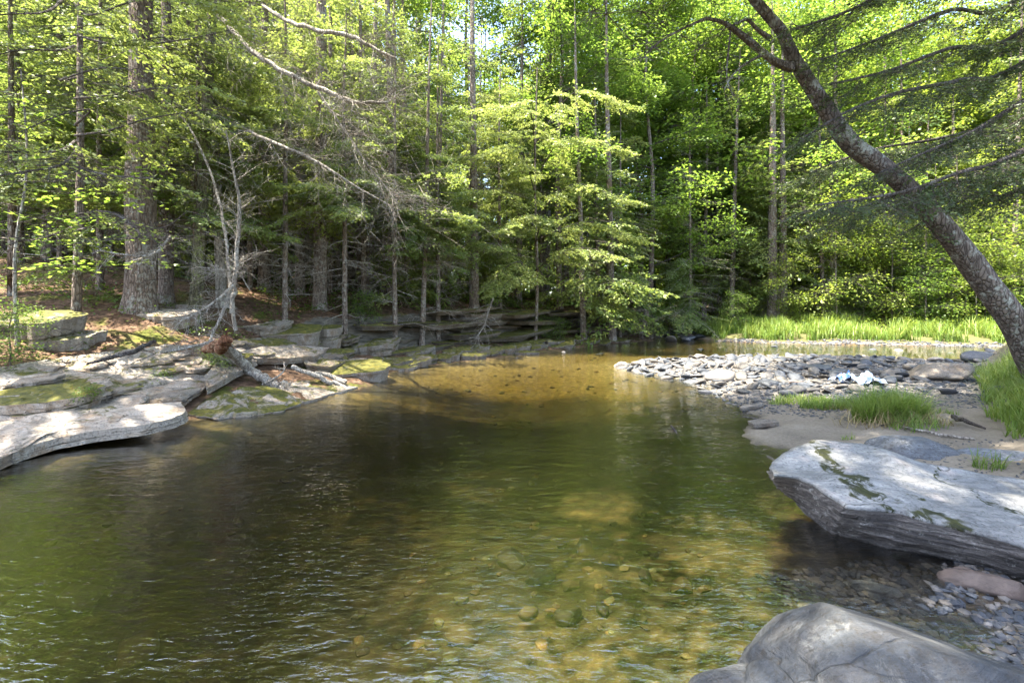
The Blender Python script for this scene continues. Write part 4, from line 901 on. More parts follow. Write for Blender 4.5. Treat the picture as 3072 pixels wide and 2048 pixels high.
# bright maples over the middle and right
for i, (px, d, H, Rc, h0, n, lb) in enumerate([(560, 24, 22, 4.6, 5.0, 420, 'tall bright green maple rising behind the middle of the cliff'), (650, 27, 25, 5.2, 3.5, 520, 'vivid green maple left of the leaning trunk top'),
    (720, 33, 28, 5.5, 5, 480, 'tall maple showing against blue sky gaps'), (880, 33, 26, 5.2, 2.0, 460, 'yellow green maple right of the leaning trunk'), (1010, 30, 24, 5, 1.6, 460, 'yellow green maple at the right edge beyond the creek'), (470, 28, 25, 5, 7, 380, 'maple crown high behind the cliff hemlocks'),
    (800, 36, 28, 5.5, 4, 440, 'broad maple behind the double trunk')]):
    broadleaf(ground_at(px, d), H, .16, 150 + i, h0, Rc, BLC, n, lb, leaves=M_BRDY if i in (3, 4) else M_BRD, limbs=12, tb=.6 if i in (3, 4) else .5, cull=c_ if i in (3, 4, 6) else None)

# ------------------------------------------------------------------ the forest behind, copies of a few trees
protos = []
for i in range(4):
    protos.append(('h', hemlock((0, 0, 0), 18 + i, .15 + .02 * i, 200 + i, 3.0 + .7 * i, 3.3, SPC, dens=1.1, dead=1.5, sides=8, label='forest hemlock')))
for i in range(3):
    protos.append(('b', broadleaf((0, 0, 0), 15 + i * 1.5, .13, 210 + i, 2.5 + i, 4.2, BLC, 230, 'forest maple', limbs=16)))
protos.append(('y', broadleaf((0, 0, 0), 13, .10, 220, 1.2, 4.0, BLC, 250, 'forest maple', leaves=M_BRDY, limbs=16)))
protos.append(('t', hemlock((0, 0, 0), 15, .09, 230, 6.5, 1.6, SPC, dens=.6, dead=2.4, sides=7, label='slender forest tree')))
first = [True] * len(protos); g = rg(314); placed = [(o.location[0], o.location[1]) for o in COL.objects if o.type == 'EMPTY' and o.location[1] > 5]
GL = {'h': ('shaded hemlock in the crowded forest behind the creek banks', 'forest hemlocks'), 'b': ('green leafy maple deep in the forest', 'forest maples'), 'y': ('yellow green sunlit maple in the right hand forest', 'sunlit yellow maples'), 't': ('slender pole of a tree deep in the forest', 'slender forest poles')}
cnt = 0
for tries in range(6000):
    y = 13 + 62 * g.random()**1.1; x = g.uniform(-1.45, 1.35) * y
    a = max(float(sdf(np.array([x]), np.array([y]), LEFT)[0]), float(sdf(np.array([x]), np.array([y]), FARB)[0]))
    right = x > 9 + (y - 24) * .1 and y > 18
    if a < (5.0 if not right else 5.5): continue
    if y < 22 and abs(x / y) < 1.0 and a < 6: continue
    dm = 1.0 + y * .026
    if any((x - a_)**2 + (y - b_)**2 < dm * dm for a_, b_ in placed): continue
    if y < 30 and shaded_for(x, y, 5, 13, .4): continue
    if right: k = g.choice([0, 1, 4, 5, 6, 7, 7, 8])
    elif x / y < -.45: k = g.choice([0, 1, 2, 3, 0, 1, 8, 8, 5])
    else: k = g.choice([0, 1, 2, 3, 4, 5, 6, 8, 8])
    rt = protos[k][1] if first[k] else copy_tree(protos[k][1]); first[k] = False
    s = g.uniform(.85, 1.2) * (1.35 if right or y > 26 else 1.0); rt.location = (x, y, TZ(x, y)); rt.scale = (s, s, s * g.uniform(.9, 1.1)); rt.rotation_euler = (g.normal() * .02, g.normal() * .02, g.uniform(0, 6.28))
    tag(rt, {'h': 'shaded hemlock', 'b': 'green leafy maple', 'y': 'yellow green sunlit maple', 't': 'slender straight pole'}[protos[k][0]] + ', ' + row(y) + ' of the forest ' + zone(x, y), 'tree', GL[protos[k][0]][1]); placed.append((x, y)); cnt += 1
    if cnt >= 250: break
def more(k, x, y, s, lb, gr, cat='tree'):
    rt = copy_tree(protos[k][1]) if not first[k] else protos[k][1]; first[k] = False
    rt.location = (x, y, TZ(x, y)); rt.scale = (s, s, s * g.uniform(.9, 1.1)); rt.rotation_euler = (g.normal() * .025, g.normal() * .025, g.uniform(0, 6.28)); tag(rt, lb, cat, gr); placed.append((x, y))
for k, px, d, s in [(4, 640, 33, 1.7), (5, 612, 36, 1.7), (6, 668, 39, 1.8), (4, 694, 31, 1.6), (5, 630, 47, 2.0), (7, 655, 45, 2.0), (6, 745, 40, 1.8), (7, 790, 42, 2), (4, 850, 40, 1.5), (5, 905, 38, 1.3), (6, 960, 38, 1.5), (7, 1000, 40, 2), (4, 1040, 36, 1.8), (6, 590, 30, 1.5), (5, 715, 36, 1.7), (7, 880, 46, 2.2), (6, 820, 50, 2.3)]:
    more(k, (px - CX) / FPX * d, d, s, 'very tall maple, ' + row(d) + ' of the forest ' + zone((px - CX) / FPX * d, d), 'tall maples behind the inlet and far bank')
n_ = 0
while n_ < 150:
    y = g.uniform(13.5, 36); x = g.uniform(-1.0, 1.05) * y; a = max(float(sdf(np.array([x]), np.array([y]), LEFT)[0]), float(sdf(np.array([x]), np.array([y]), FARB)[0]))
    if a < 3.2 or (x > 9 and a < 5) or any((x - a_)**2 + (y - b_)**2 < .6 for a_, b_ in placed): continue
    more(8, x, y, g.uniform(.7, 1.25), 'thin bare stemmed pole, ' + row(y) + ' ' + zone(x, y), 'slender poles in the front of the forest'); n_ += 1
for f, (k, rt) in zip(first, protos):
    if f: rt.location = (0, 60, TZ(0, 60))
print('forest trees', cnt)

# the far wood that closes the view
g = rg(99); n = 2600; x = g.uniform(-110, 110, n); y = 62 + 34 * g.random(n); zt = terrain(x, y); items = np.stack([g.uniform(2.2, 4.2, n), g.uniform(0, 6.28, n), g.normal(0, .35, n), g.normal(0, .35, n), x, y, zt + 17 * g.random(n)], 1)
BLD = {3.2: [leafdisc(3.2, 46, .95, s + 30, .9, .6) for s in (1, 2)]}
fb = MB(); foliate(fb, None, items, BLD, g, .5, .22); tag(fb.build('distant_woods', M_BRD), 'green mass of the far woods beyond the last trunks', None, kind='stuff')
# understory saplings and shrubs
sp = [broadleaf((0, 0, 0), 2.6 + .7 * i, .025, 240 + i, .4, 1.1 + .2 * i, BLF, 26 + 6 * i, 'sapling', name='sapling', cat='sapling', leaves=M_BRD if i < 2 else M_BRDY, limbs=7, sides=5, tb=.55) for i in range(4)]
sp += [hemlock((0, 0, 0), 3.0 + i, .03, 250 + i, .3, 1.2, SPF, dens=.8, dead=0, sides=5, label='young hemlock', name='young_hemlock') for i in range(2)]
used_ = [False] * 6
def put_sap(k, x, y, s, label, group):
    rt = copy_tree(sp[k]) if used_[k] else sp[k]; used_[k] = True
    rt.location = (x, y, TZ(x, y) - .05); rt.scale = (s, s, s * g.uniform(.85, 1.15)); rt.rotation_euler = (0, 0, g.uniform(0, 6.28)); tag(rt, label if group is None else label + ', ' + row(y) + ' ' + zone(x, y), 'sapling', group)
n = 0; spl = []
while n < 230:
    right = g.random() < .52
    if right: y = g.uniform(23, 42); x = g.uniform(.35, 1.3) * y
    else: y = g.uniform(13, 40); x = g.uniform(-1.3, .4) * y
    a = max(float(sdf(np.array([x]), np.array([y]), LEFT)[0]), float(sdf(np.array([x]), np.array([y]), FARB)[0]))
    if a < 3.2 or (x > 9 and a < 4.2) or any((x - p)**2 + (y - q)**2 < .8 for p, q in spl): continue
    k = int(g.choice([2, 3, 3, 1, 0]) if right and x > 9 else g.choice([0, 1, 0, 1, 4, 5, 4]))
    put_sap(k, x, y, g.uniform(.8, 1.9), {0: 'small leafy sapling', 1: 'leafy sapling', 2: 'yellow green sapling', 3: 'yellow green sapling', 4: 'young hemlock', 5: 'young hemlock'}[k],
            {0: 'shaded saplings', 1: 'shaded saplings', 2: 'sunlit saplings', 3: 'sunlit saplings', 4: 'young hemlocks', 5: 'young hemlocks'}[k]); spl.append((x, y)); n += 1
for (px, d, k, s, lb) in [(738, 25.5, 1, .72, 'round green shrub on the bank left of the tall grass'), (728, 26.2, 0, .7, 'lower half of the green thicket beside the round shrub'), (655, 25.5, 0, .8, 'bright weedy bush at the foot of the cliff end'), (640, 24.5, 1, .6, 'leafy sprout on the last rock of the cliff'),
    (540, 20.3, 1, .42, 'pale leafed shrub growing from the cliff top near the middle'), (560, 20.8, 0, .5, 'small round leafed bush overhanging the right half of the cliff'), (670, 27.5, 2, .9, 'tall sunlit bush behind the inlet'), (830, 25.8, 3, .5, 'sunlit shrub behind the grass strip'),
    (900, 26, 2, .6, 'sunlit low bush in the middle of the grassy bank'), (985, 25.5, 3, .75, 'leafy shrub at the right of the grassy bank'), (865, 27.5, 3, 1.0, 'tall yellow green shrub above the grassy bank'), (800, 26.5, 2, .55, 'low bush at the foot of the double trunk'),
    (222, 8.3, 0, .28, 'small leafy fern tuft below the dead white branches'), (10, 7.0, 1, .4, 'bright leafy sprout at the left edge of the slope'), (360, 14, 0, .5, 'small leafy bush at the black hollow')]:
    x, y, z = ground_at(px, d); put_sap(k, x, y, s, lb, None)

# beech with big layered leaves at the left edge
BLN = {.45: [leafdisc(.45, 34, .125, s + 20, .03, .12) for s in (1, 2)]}
g = rg(8); items = []; wb, fb, tb_ = MB(), MB(), MB(); rt = empty('beech_sapling', ground_at(18, 7.6)); lo = np.array(rt.location); tag(rt, 'young beech with large light green leaves in flat layers at the left edge', 'tree')
pa = smooth_path([(0, 0, -.1), (-.05, 0, 1.5), (.1, .05, 3.0), (.05, 0, 4.6)], 4); tube(tb_, pa, np.linspace(.035, .01, len(pa)), 6); kid(tb_.build('trunk', M_BARKP, None, True), rt)
for i in range(22):
    h = 1.2 + i * .14; az = g.uniform(-2.2, 1.0); l = g.uniform(.8, 1.9); p = np.array([0, 0, h]); d = np.array([math.cos(az), math.sin(az), .05])
    sticks(wb, [p], [p + d * l], .008, .003, 4)
    for u in (.45, .75, 1.0): items.append((.42, g.uniform(0, 6), g.normal() * .06, g.normal() * .06, *(p + d * l * u + g.normal(size=3) * [.1, .1, .03])))
foliate(fb, wb, items, BLN, g, .6, .15, lambda c: cull_o(c + lo, .75)); kid(fb.build('crown', M_BRD), rt); kid(tag(wb.build('limbs', M_TWIG), kind='stuff'), rt)

# ------------------------------------------------------------------ boughs reaching into the picture
def bough(fb, wb, pts, r0, seed, lib=SPF, L=(.9, 1.4), start=.25, gap=.22, droop=-.25, cull=None, up=.0, tb=.5):
    g = rg(seed); pa = smooth_path(pts, 6); rr = np.linspace(r0, r0 * .25, len(pa)); tube(wb, pa, rr, 6, .1, seed)
    d = np.linalg.norm(np.diff(pa, axis=0), axis=1); S = np.concatenate([[0], np.cumsum(d)]); items = []; s = S[-1] * start; sg = 1
    while s < S[-1]:
        p = np.array([np.interp(s, S, pa[:, k]) for k in range(3)]); i = min(int(np.searchsorted(S, s)), len(pa) - 1); t = pa[i] - pa[i - 1]
        az = math.atan2(t[1], t[0]) + sg * g.uniform(.25, 1.3); f = s / S[-1]
        items.append((g.uniform(*L) * (1 - .45 * f), az, droop * g.uniform(.3, 1.4), g.normal() * .15, *p)); sg = -sg; s += gap * g.uniform(.6, 1.4)
    items.append((L[0], math.atan2(pa[-1][1] - pa[-3][1], pa[-1][0] - pa[-3][0]), droop * .6, 0, *pa[-1]))
    foliate(fb, wb, items, lib, g, tb, .18, cull=cull)
    return pa
# dark hemlock standing just outside the frame on the right, its boughs hanging into the picture
base = np.array([10.2, 6.2, TZ(10.2, 6.2)]); rt = empty('hemlock_tree', base); tag(rt, 'dark hemlock at the right whose thin drooping boughs hang over the gravel bar', 'tree')
tb_, fb, wb = MB(), MB(), MB(); pa = smooth_path([(0, 0, -.3), (0, 0, 4), (.1, 0, 9), (.1, .1, 15)], 4); tube(tb_, pa, np.linspace(.28, .04, len(pa)), 12, .1, 3); kid(tb_.build('trunk', M_BARK, None, True), rt)
for i, (a, b) in enumerate([((0, 0, 4.6), [(1024, 150, 6.4), (960, 172, 6.2), (900, 192, 6.0), (815, 205, 5.6)]), ((0, 0, 5.0), [(1024, 165, 7.4), (985, 178, 7.2), (930, 186, 7.0), (880, 200, 6.9), (830, 222, 6.7)]),
    ((0, 0, 5.6), [(1024, 100, 6.8), (975, 130, 6.6), (930, 150, 6.4), (880, 172, 6.2)]), ((0, 0, 6.4), [(1024, 62, 7.2), (960, 80, 6.9), (900, 92, 6.6), (850, 110, 6.4), (800, 140, 6.2)]),
    ((0, 0, 7.2), [(1024, 30, 7.2), (950, 48, 6.9), (890, 70, 6.6), (830, 84, 6.4)]), ((0, 0, 8.0), [(1024, -5, 7), (950, 10, 6.8), (880, 38, 6.6), (820, 60, 6.4)]), ((0, 0, 4.2), [(1024, 188, 7.6), (985, 192, 7.4), (950, 205, 7.2), (915, 226, 7)]),
    ((0, 0, 8.6), [(1010, -50, 7), (920, -25, 6.6), (850, 10, 6.2), (790, 30, 6)]), ((0, 0, 6.0), [(1024, 118, 8), (985, 128, 7.8), (930, 140, 7.7), (870, 150, 7.4), (810, 172, 7.2)]), ((0, 0, 9.4), [(1000, -110, 7), (900, -80, 6.2), (800, -50, 5.6), (720, -40, 5)])]):
    pts = [np.array(a)] + [PD(*q) - base for q in b]
    bough(fb, wb, pts, .045, 700 + i, SPN, (.55, 1.05), .3, .10, -.6, lambda c: rg(5).random(len(c)) < .8 * (.6 + .9 * vn(c[:, 0] * 3, c[:, 1] * 3, c[:, 2] * 3)))
g2 = rg(66); items = []
for h in np.arange(5, 15, .3):
    for az in g2.uniform(.0, 6.28, 1): items.append((3.2 * (1 - (h - 5) / 11), az, -.2, 0, 0, 0, h))
foliate(fb, wb, items, SPF, g2, .4, .15, lambda c: (c[:, 0] + base[0]) / (c[:, 1] + base[1]).clip(.1) > 1.14)
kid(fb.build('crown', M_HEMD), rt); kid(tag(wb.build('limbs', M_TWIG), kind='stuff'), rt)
# sunlit layered boughs of the massive hemlock, hung as a young tree in front of it
x, y, z = ground_at(75, 8.6); base = np.array([x, y, z]); rt = empty('hemlock_tree', base); tag(rt, 'younger hemlock with sunlit yellow green layered boughs before the massive trunk', 'tree')
tb_, fb, wb = MB(), MB(), MB(); pa = smooth_path([(0, 0, -.3), (.1, 0, 3), (0, .1, 6), (.1, .1, 11)], 4); tube(tb_, pa, np.linspace(.085, .02, len(pa)), 9, .1, 3); kid(tb_.build('trunk', M_BARK, None, True), rt)
for i, (h, b) in enumerate([(1.9, [(120, 222, 7.8), (160, 228, 7.2), (186, 212, 6.9)]), (2.0, [(60, 232, 7.6), (30, 240, 7), (10, 235, 6.6)]), (2.2, [(110, 212, 7.2), (140, 235, 6.5), (100, 240, 6.2)]), (3.6, [(60, 150, 7.4), (30, 152, 6.8), (-20, 150, 6.4)]),
    (3.7, [(110, 130, 8), (150, 118, 7.6), (220, 108, 7.4)]), (3.9, [(90, 110, 7.6), (60, 115, 7.0), (20, 132, 6.6)]), (4.4, [(110, 95, 7.8), (160, 88, 7.2), (205, 90, 6.8)]), (4.8, [(60, 80, 7.6), (100, 68, 7), (135, 70, 6.6)]), (5.4, [(60, 50, 7.4), (20, 50, 6.8), (-20, 60, 6.4)]),
    (3.2, [(80, 168, 7.0), (110, 175, 6.4), (150, 178, 6.2)]), (5.6, [(120, 45, 8), (180, 40, 7.5), (230, 30, 7)]), (6.2, [(90, 15, 7.6), (140, 0, 7), (200, 5, 6.6)]), (6.6, [(50, 10, 7.4), (0, 15, 6.8), (-40, 30, 6.4)]), (3.4, [(60, 165, 6.6), (20, 172, 6.2), (-30, 180, 6)])]):
    bough(fb, wb, [np.array([0, 0, h])] + [PD(*q) - base for q in b], .022, 730 + i, SPF, (.7, 1.2), .3, .2, -.34, lambda c: cull_o(c + base, .75), tb=.66)
items = []
for h in np.arange(6.5, 11, .22): items.append((2.4 * (1 - (h - 6) / 6), g2.uniform(0, 6.28), -.1, 0, 0, 0, h))
foliate(fb, wb, items, SPF, g2, .6, .15, lambda c: cull_sun(c + base)); kid(fb.build('crown', M_HEM), rt); kid(tag(wb.build('limbs', M_TWIG), kind='stuff'), rt)
# sunlit low boughs in the middle
x, y, z = ground_at(535, 19.8); base = np.array([x, y, z]); rt = empty('hemlock_tree', base); tag(rt, 'young hemlock whose pale sunlit boughs arch low over the middle of the cliff', 'tree')
tb_, fb, wb = MB(), MB(), MB(); pa = smooth_path([(0, 0, -.3), (.1, 0, 3), (0, .1, 7), (.1, .1, 12)], 4); tube(tb_, pa, np.linspace(.09, .02, len(pa)), 9, .1, 3); kid(tb_.build('trunk', M_BARK, None, True), rt)
for i, (h, b) in enumerate([(2.4, [(520, 262, 18.5), (500, 272, 17.6), (492, 285, 17)]), (3.1, [(560, 252, 18.5), (590, 248, 17.8), (610, 255, 17.2)]), (3.0, [(500, 246, 18.5), (470, 244, 17.6), (448, 256, 17)]), (2.6, [(530, 275, 18), (510, 280, 17), (500, 290, 16.6)]),
    (5, [(500, 190, 18.5), (465, 195, 17.5), (440, 205, 17)]), (5.5, [(570, 185, 18.5), (600, 190, 17.6), (625, 200, 17)]), (6.5, [(520, 150, 18), (495, 150, 17), (470, 160, 16.5)]), (7, [(560, 140, 18.5), (590, 140, 17.6), (615, 150, 17)]), (4.2, [(540, 215, 18), (520, 220, 17), (505, 228, 16.4)]),
    (4.4, [(580, 222, 18.6), (610, 228, 18), (635, 238, 17.6)]), (8, [(530, 110, 18), (510, 105, 17), (490, 110, 16.4)]), (8.6, [(570, 95, 18), (600, 95, 17.4), (620, 105, 17)])]):
    bough(fb, wb, [np.array([0, 0, h])] + [PD(*q) - base for q in b], .03, 760 + i, SPF, (.9, 1.5), .3, .2, -.36, None, tb=.7)
items = []
for h in np.arange(8, 12, .2): items.append((2.6 * (1 - (h - 8) / 5), g2.uniform(0, 6.28), -.1, 0, 0, 0, h))
foliate(fb, wb, items, SPF, g2, .6, .15, lambda c: cull_sun(c + base)); kid(fb.build('crown', M_HEM), rt); kid(tag(wb.build('limbs', M_TWIG), kind='stuff'), rt)

# ------------------------------------------------------------------ the leaning tree
rt = empty('leaning_maple', (8.3, 6.9, .5)); base = np.array(rt.location); tag(rt, 'rough barked tree leaning far left across the right of the view', 'tree')
cl = [(1075, 430, 7.2, .30), (1038, 372, 7.1, .275), (1016, 325, 7.0, .25), (985, 282, 6.95, .222), (950, 235, 6.9, .205), (915, 195, 6.85, .192), (880, 165, 6.8, .182), (850, 143, 6.75, .172), (828, 112, 6.7, .158), (806, 78, 6.65, .142), (792, 55, 6.6, .128),
      (782, 32, 6.5, .108), (766, 13, 6.45, .098), (745, -15, 6.4, .09), (735, -60, 6.3, .08), (738, -130, 6.1, .06), (745, -220, 5.9, .035)]
pa = smooth_path([PD(*c[:3]) - base for c in cl], 4); rr = .70 * np.interp(np.linspace(0, len(cl) - 1, len(pa)), range(len(cl)), [c[3] for c in cl])
rr = rr * (1 + .05 * vn(np.arange(len(rr)) * .6, 3)); tb_ = MB(); tube(tb_, pa, rr, 22, .09, 12)
k_ = PD(808, 113, 6.55) - base; trunk = kid(tb_.build('trunk', M_BARKL, None, True), rt)
wb, fb = MB(), MB()
def limb(pts, r, n=10, L=.5): 
    q = smooth_path([PD(*c) - base for c in pts], 5); tube(wb, q, np.linspace(r, r * .3, len(q)), 8, .15, 5); twigs_on(wb, q, n, L, .006, g2, .1, 3); return q
b1 = limb([(792, 68, 6.6), (776, 62, 6.5), (760, 50, 6.4), (748, 40, 6.3), (735, 30, 6.2), (722, 22, 6.1), (706, 18, 6.0)], .065, 12, .8)
limb([(770, 38, 6.45), (758, 30, 6.4), (748, 20, 6.3), (740, 22, 6.2), (725, 28, 6.1)], .035, 8, .6)
limb([(764, 54, 6.4), (745, 64, 6.3), (732, 76, 6.2), (724, 90, 6.1)], .02, 8, .6); limb([(731, 27, 6.2), (728, 55, 6.1), (727, 80, 6.0), (734, 96, 5.9)], .014, 6, .5)
limb([(706, 18, 6.0), (680, 30, 5.8), (655, 45, 5.6), (640, 62, 5.5)], .018, 10, .7)
q3 = limb([(738, -130, 6.1), (700, -180, 5.6), (650, -220, 5.2)], .05); q4 = limb([(736, -80, 6.2), (790, -140, 5.6), (860, -190, 5.2), (930, -210, 4.9)], .05); q5 = limb([(740, -20, 6.4), (700, -70, 5.8), (640, -110, 5.0), (600, -160, 4.5)], .045)
items = []
q6 = limb([(745, -220, 5.9), (640, -330, 5.4), (520, -420, 4.8)], .05); q7 = limb([(745, -220, 5.9), (700, -420, 5.2), (640, -560, 4.4)], .05)
top_ = PD(745, -220, 5.9) - base
def limbw(pts):
    q = smooth_path([top_] + [np.array(c) - base for c in pts], 5); sticks(wb, q[:-1], q[1:], .05, .04, 6); return q
q8 = limbw([(1.6, 4.2, 9.6), (.6, 2.4, 10.4), (-.4, .6, 10.6)]); q9 = limbw([(2.8, 3.6, 9.8), (2.6, 1.8, 10.4), (2.0, .2, 10.8)]); q10 = limbw([(.8, 4.8, 9.8), (-1, 4.0, 10.6), (-2.5, 3.0, 11)])
q11 = limbw([(4.2, 8.2, 10.4), (5.4, 10.6, 12.0), (7, 12.5, 13.4)]); q12 = limbw([(5.6, 8, 10.2), (8, 10, 12), (10, 11.5, 13.0)])  # out-of-view limbs added so their leaves shade boulders, pool and gravel bar
for q, nn in ((q8, 230), (q9, 190), (q10, 80), (q11, 150), (q12, 150), (q3, 50), (q4, 50), (q5, 50), (q6, 90), (q7, 70)):
    for _ in range(nn): p = q[g2.integers(len(q) // 3, len(q))]; items.append((.8 * g2.uniform(.8, 1.25), g2.uniform(0, 6.28), g2.normal() * .2, g2.normal() * .2, *(p + g2.normal(size=3) * [1.1, 1.1, .5])))
for q, nn in ((b1, 5),):
    for _ in range(nn): p = q[g2.integers(len(q) // 2, len(q))]; items.append((.35, g2.uniform(0, 6.28), g2.normal() * .2, g2.normal() * .2, *(p + g2.normal(size=3) * [.4, .4, .25])))
foliate(fb, wb, items, BLF, g2, .5, .2, lambda c: cull_sun(c + base) & (c[:, 2] + base[2] > 2.0 + .73 * np.maximum(c[:, 1] + base[1], 0))); kid(fb.build('crown', M_BRD), rt); kid(wb.build('limbs', M_BARKL), rt)

# ------------------------------------------------------------------ unseen maple crown added to shade the pool
rt2 = empty('maple_tree', (-10.5, 5.6, TZ(-10.5, 5.6))); base = np.array(rt2.location); tag(rt2, 'unseen great maple added to shade the pool from the left', 'tree'); tb_, fb, wb = MB(), MB(), MB()
pa = smooth_path([(0, 0, -.3), (.2, .2, 5), (.8, .4, 9), (1.5, .6, 12), (1.8, .6, 15)], 5); tube(tb_, pa, np.linspace(.34, .06, len(pa)), 14, .1, 5); kid(tb_.build('trunk', M_BARK, None, True), rt2)
items = []; tips = []
for i in range(36):
    a_ = g2.uniform(-1.7, .95); l_ = g2.uniform(5, 12.5); s_ = np.array([.8, .4, 8.5]) + [0, 0, g2.uniform(-1, 4)]; e_ = np.array([math.cos(a_) * l_, math.sin(a_) * l_ * .6, 9 + g2.uniform(0, 4.5)])
    q = smooth_path([s_, s_ * .5 + e_ * .5 + [0, 0, .9], e_], 5); rr = np.linspace(.10, .02, len(q)); sticks(wb, q[:-1], q[1:], rr[:-1], rr[1:], 5)
    for _ in range(20): p = q[g2.integers(len(q) // 3, len(q))]; items.append((.8 * g2.uniform(.8, 1.3), g2.uniform(0, 6.28), g2.normal() * .2, g2.normal() * .2, *(p + g2.normal(size=3) * [.9, .9, .5])))
def keep(c):
    w = c + base; return cull_sun(w) & (w[:, 1] < 7.2 + .8 * vn(w[:, 0], w[:, 2])) & (w[:, 2] > 2.6 + .80 * np.maximum(w[:, 1], np.abs(w[:, 0]) / 1.125))
foliate(fb, wb, items, BLF, g2, .5, .2, keep); kid(fb.build('crown', M_BRD), rt2); kid(wb.build('limbs', M_TWIG), rt2)

# ------------------------------------------------------------------ dead wood
def wood(name, pts, rads, label, cat, m=M_DEAD, twigs=0, tl=.5, seed=1, n=8, sub=4, t0=.15, k=5, rough=.14, tr=.006, droop=.2, flat=.5):
    pts = [np.asarray(p, float) for p in pts]; base = pts[0].copy(); rt = empty(name, base); tag(rt, label, cat); g = rg(seed)
    pa = smooth_path([p - base for p in pts], k); rr = np.interp(np.linspace(0, 1, len(pa)), np.linspace(0, 1, len(rads)), rads)
    pa[1:-1] += g.normal(size=(len(pa) - 2, 3)) * rr[1:-1, None] * .25
    mb = MB(); tube(mb, pa, rr, n, rough, seed); kid(mb.build('stem', m, None, True), rt)
    if twigs: wb = MB(); twigs_on(wb, pa, twigs, tl, tr, g, droop, sub, t0, flat); kid(tag(wb.build('twigs', m), kind='stuff'), rt)
    return rt
wood('dead_sapling', [PD(232, 312, 9.0), PD(234, 285, 9.0), PD(237, 250, 9.0), PD(240, 210, 9.0), PD(233, 165, 8.9), PD(226, 130, 8.8)], [.05, .045, .04, .035, .02, .012], 'thin bleached dead sapling standing upright left of the forest pair', 'dead tree', M_DEAD, 46, 1.0, 3)
wood('dead_sapling', [PD(236, 330, 9.3), PD(232, 305, 9.3), PD(228, 262, 9.5), PD(224, 225, 9.6), PD(213, 180, 9.7), PD(190, 128, 9.8), PD(160, 95, 9.9)], [.035, .034, .03, .03, .025, .02, .01], 'curving pale dead stem bowed left beside the upright dead sapling', 'dead tree', M_DEAD, 26, .9, 4)
wood('dead_branch', [PD(231, 283, 8.6), PD(226, 305, 8.2), PD(214, 330, 7.8), PD(206, 352, 7.4)], [.03, .028, .02, .012], 'whitish fallen branch hanging down onto the pale ledge', 'branch', M_DEAD, 30, .55, 5, sub=5, tr=.005)
wood('dead_branch', [PD(233, 285, 8.5), PD(216, 300, 8.0), PD(198, 312, 7.7), PD(180, 321, 7.5)], [.028, .022, .016, .008], 'whitish branch fanned out left over the brown leaves', 'branch', M_DEAD, 34, .6, 6, sub=5, tr=.005)
wood('dead_branch', [PD(250, 290, 8.8), PD(238, 272, 8.6), PD(226, 270, 8.3), PD(196, 266, 8.1)], [.012, .015, .012, .006], 'tangle of fine white twigs around the foot of the dead sapling', 'branch', M_DEAD, 40, .8, 7, sub=5, tr=.004)
wood('fallen_trunk', [PD(200, -4, 10.5), PD(232, 30, 9.6), PD(258, 56, 9.2), PD(290, 74, 9.0), PD(330, 93, 8.9), PD(358, 102, 8.8), PD(388, 102, 8.8)], [.05, .05, .05, .048, .045, .036, .02], 'long pale dead limb slanting down to the right high in the left trees', 'branch', M_DEAD, 90, 1.7, 8, sub=6, tr=.006)
wood('fallen_trunk', [PD(262, 4, 14.6), PD(285, 20, 10.4), PD(318, 30, 9.2), PD(350, 36, 9.0), PD(378, 50, 8.9), PD(396, 58, 8.9)], [.05, .045, .042, .04, .03, .015], 'upper pale dead limb above the long slanting one', 'branch', M_DEAD, 34, 1.5, 9, sub=6, tr=.007)
wood('dead_branch', [PD(226, 118, 11.8), PD(252, 132, 10.2), PD(280, 145, 9.4), PD(318, 162, 9.3), PD(356, 186, 9.3), PD(392, 206, 9.3)], [.03, .032, .03, .022, .01], 'thin grey dead limb sloping right below the two pale limbs', 'branch', M_DEAD, 46, 1.3, 10, sub=6)
wood('dead_branch', [PD(318, 92, 9.0), PD(345, 130, 9.2), PD(372, 170, 9.4), PD(398, 200, 9.6)], [.025, .02, .015, .008], 'fan of bare grey twigs hanging from the long pale limb', 'branch', M_DEAD, 70, 1.6, 11, sub=7, tr=.005, droop=.5)
wood('dead_branch', [PD(130, 262, 9.2), PD(160, 250, 8.2), PD(170, 236, 7.8), PD(150, 255, 7.2), PD(95, 250, 6.9)], [.02, .022, .02, .015, .008], 'bare grey arching limb under the lowest sunlit bough', 'branch', M_DEAD, 26, .7, 12)
wood('dead_branch', [PD(493, 298, 17.2), PD(488, 312, 16.8), PD(484, 325, 16.4), PD(476, 338, 16.2)], [.03, .03, .025, .01], 'pale dead branch hanging over the face of the cliff', 'branch', M_DEAD, 26, .9, 13, sub=4, tr=.01)
lg = P(218, 347, 1.02); wood('driftwood_log', [P(222, 344, 1.06), P(233, 355, .82), P(250, 369, .52), P(266, 380, .34), P(278, 387, .22)], [.085, .095, .085, .075, .07], 'thick bleached driftwood log sloping down to the pool', 'log', M_DEAD, 0, 1, 14, n=16)
wood('driftwood_root', [P(206, 350, .98), P(214, 346, 1.06), P(222, 344.5, 1.09), P(225, 338, 1.25)], [.05, .08, .09, .05], 'broken reddish root end at the upper end of the bleached log', 'root', M_ROT, 12, .22, 15, n=12, tr=.02, sub=2)
wood('driftwood_root', [P(284, 382, .28), P(281, 388, .2), P(276, 392, .12)], [.05, .07, .04], 'tangled root clump at the lower end of the bleached log', 'root', M_DEAD, 46, .3, 16, tr=.009, sub=4, flat=1)
wood('driftwood_log', [P(292, 366, .50), P(312, 374, .34), P(330, 381, .18), P(350, 388, .03)], [.045, .05, .05, .03], 'pale split driftwood stick lying down to the shelf tip', 'log', M_DEAD, 0, 1, 17)
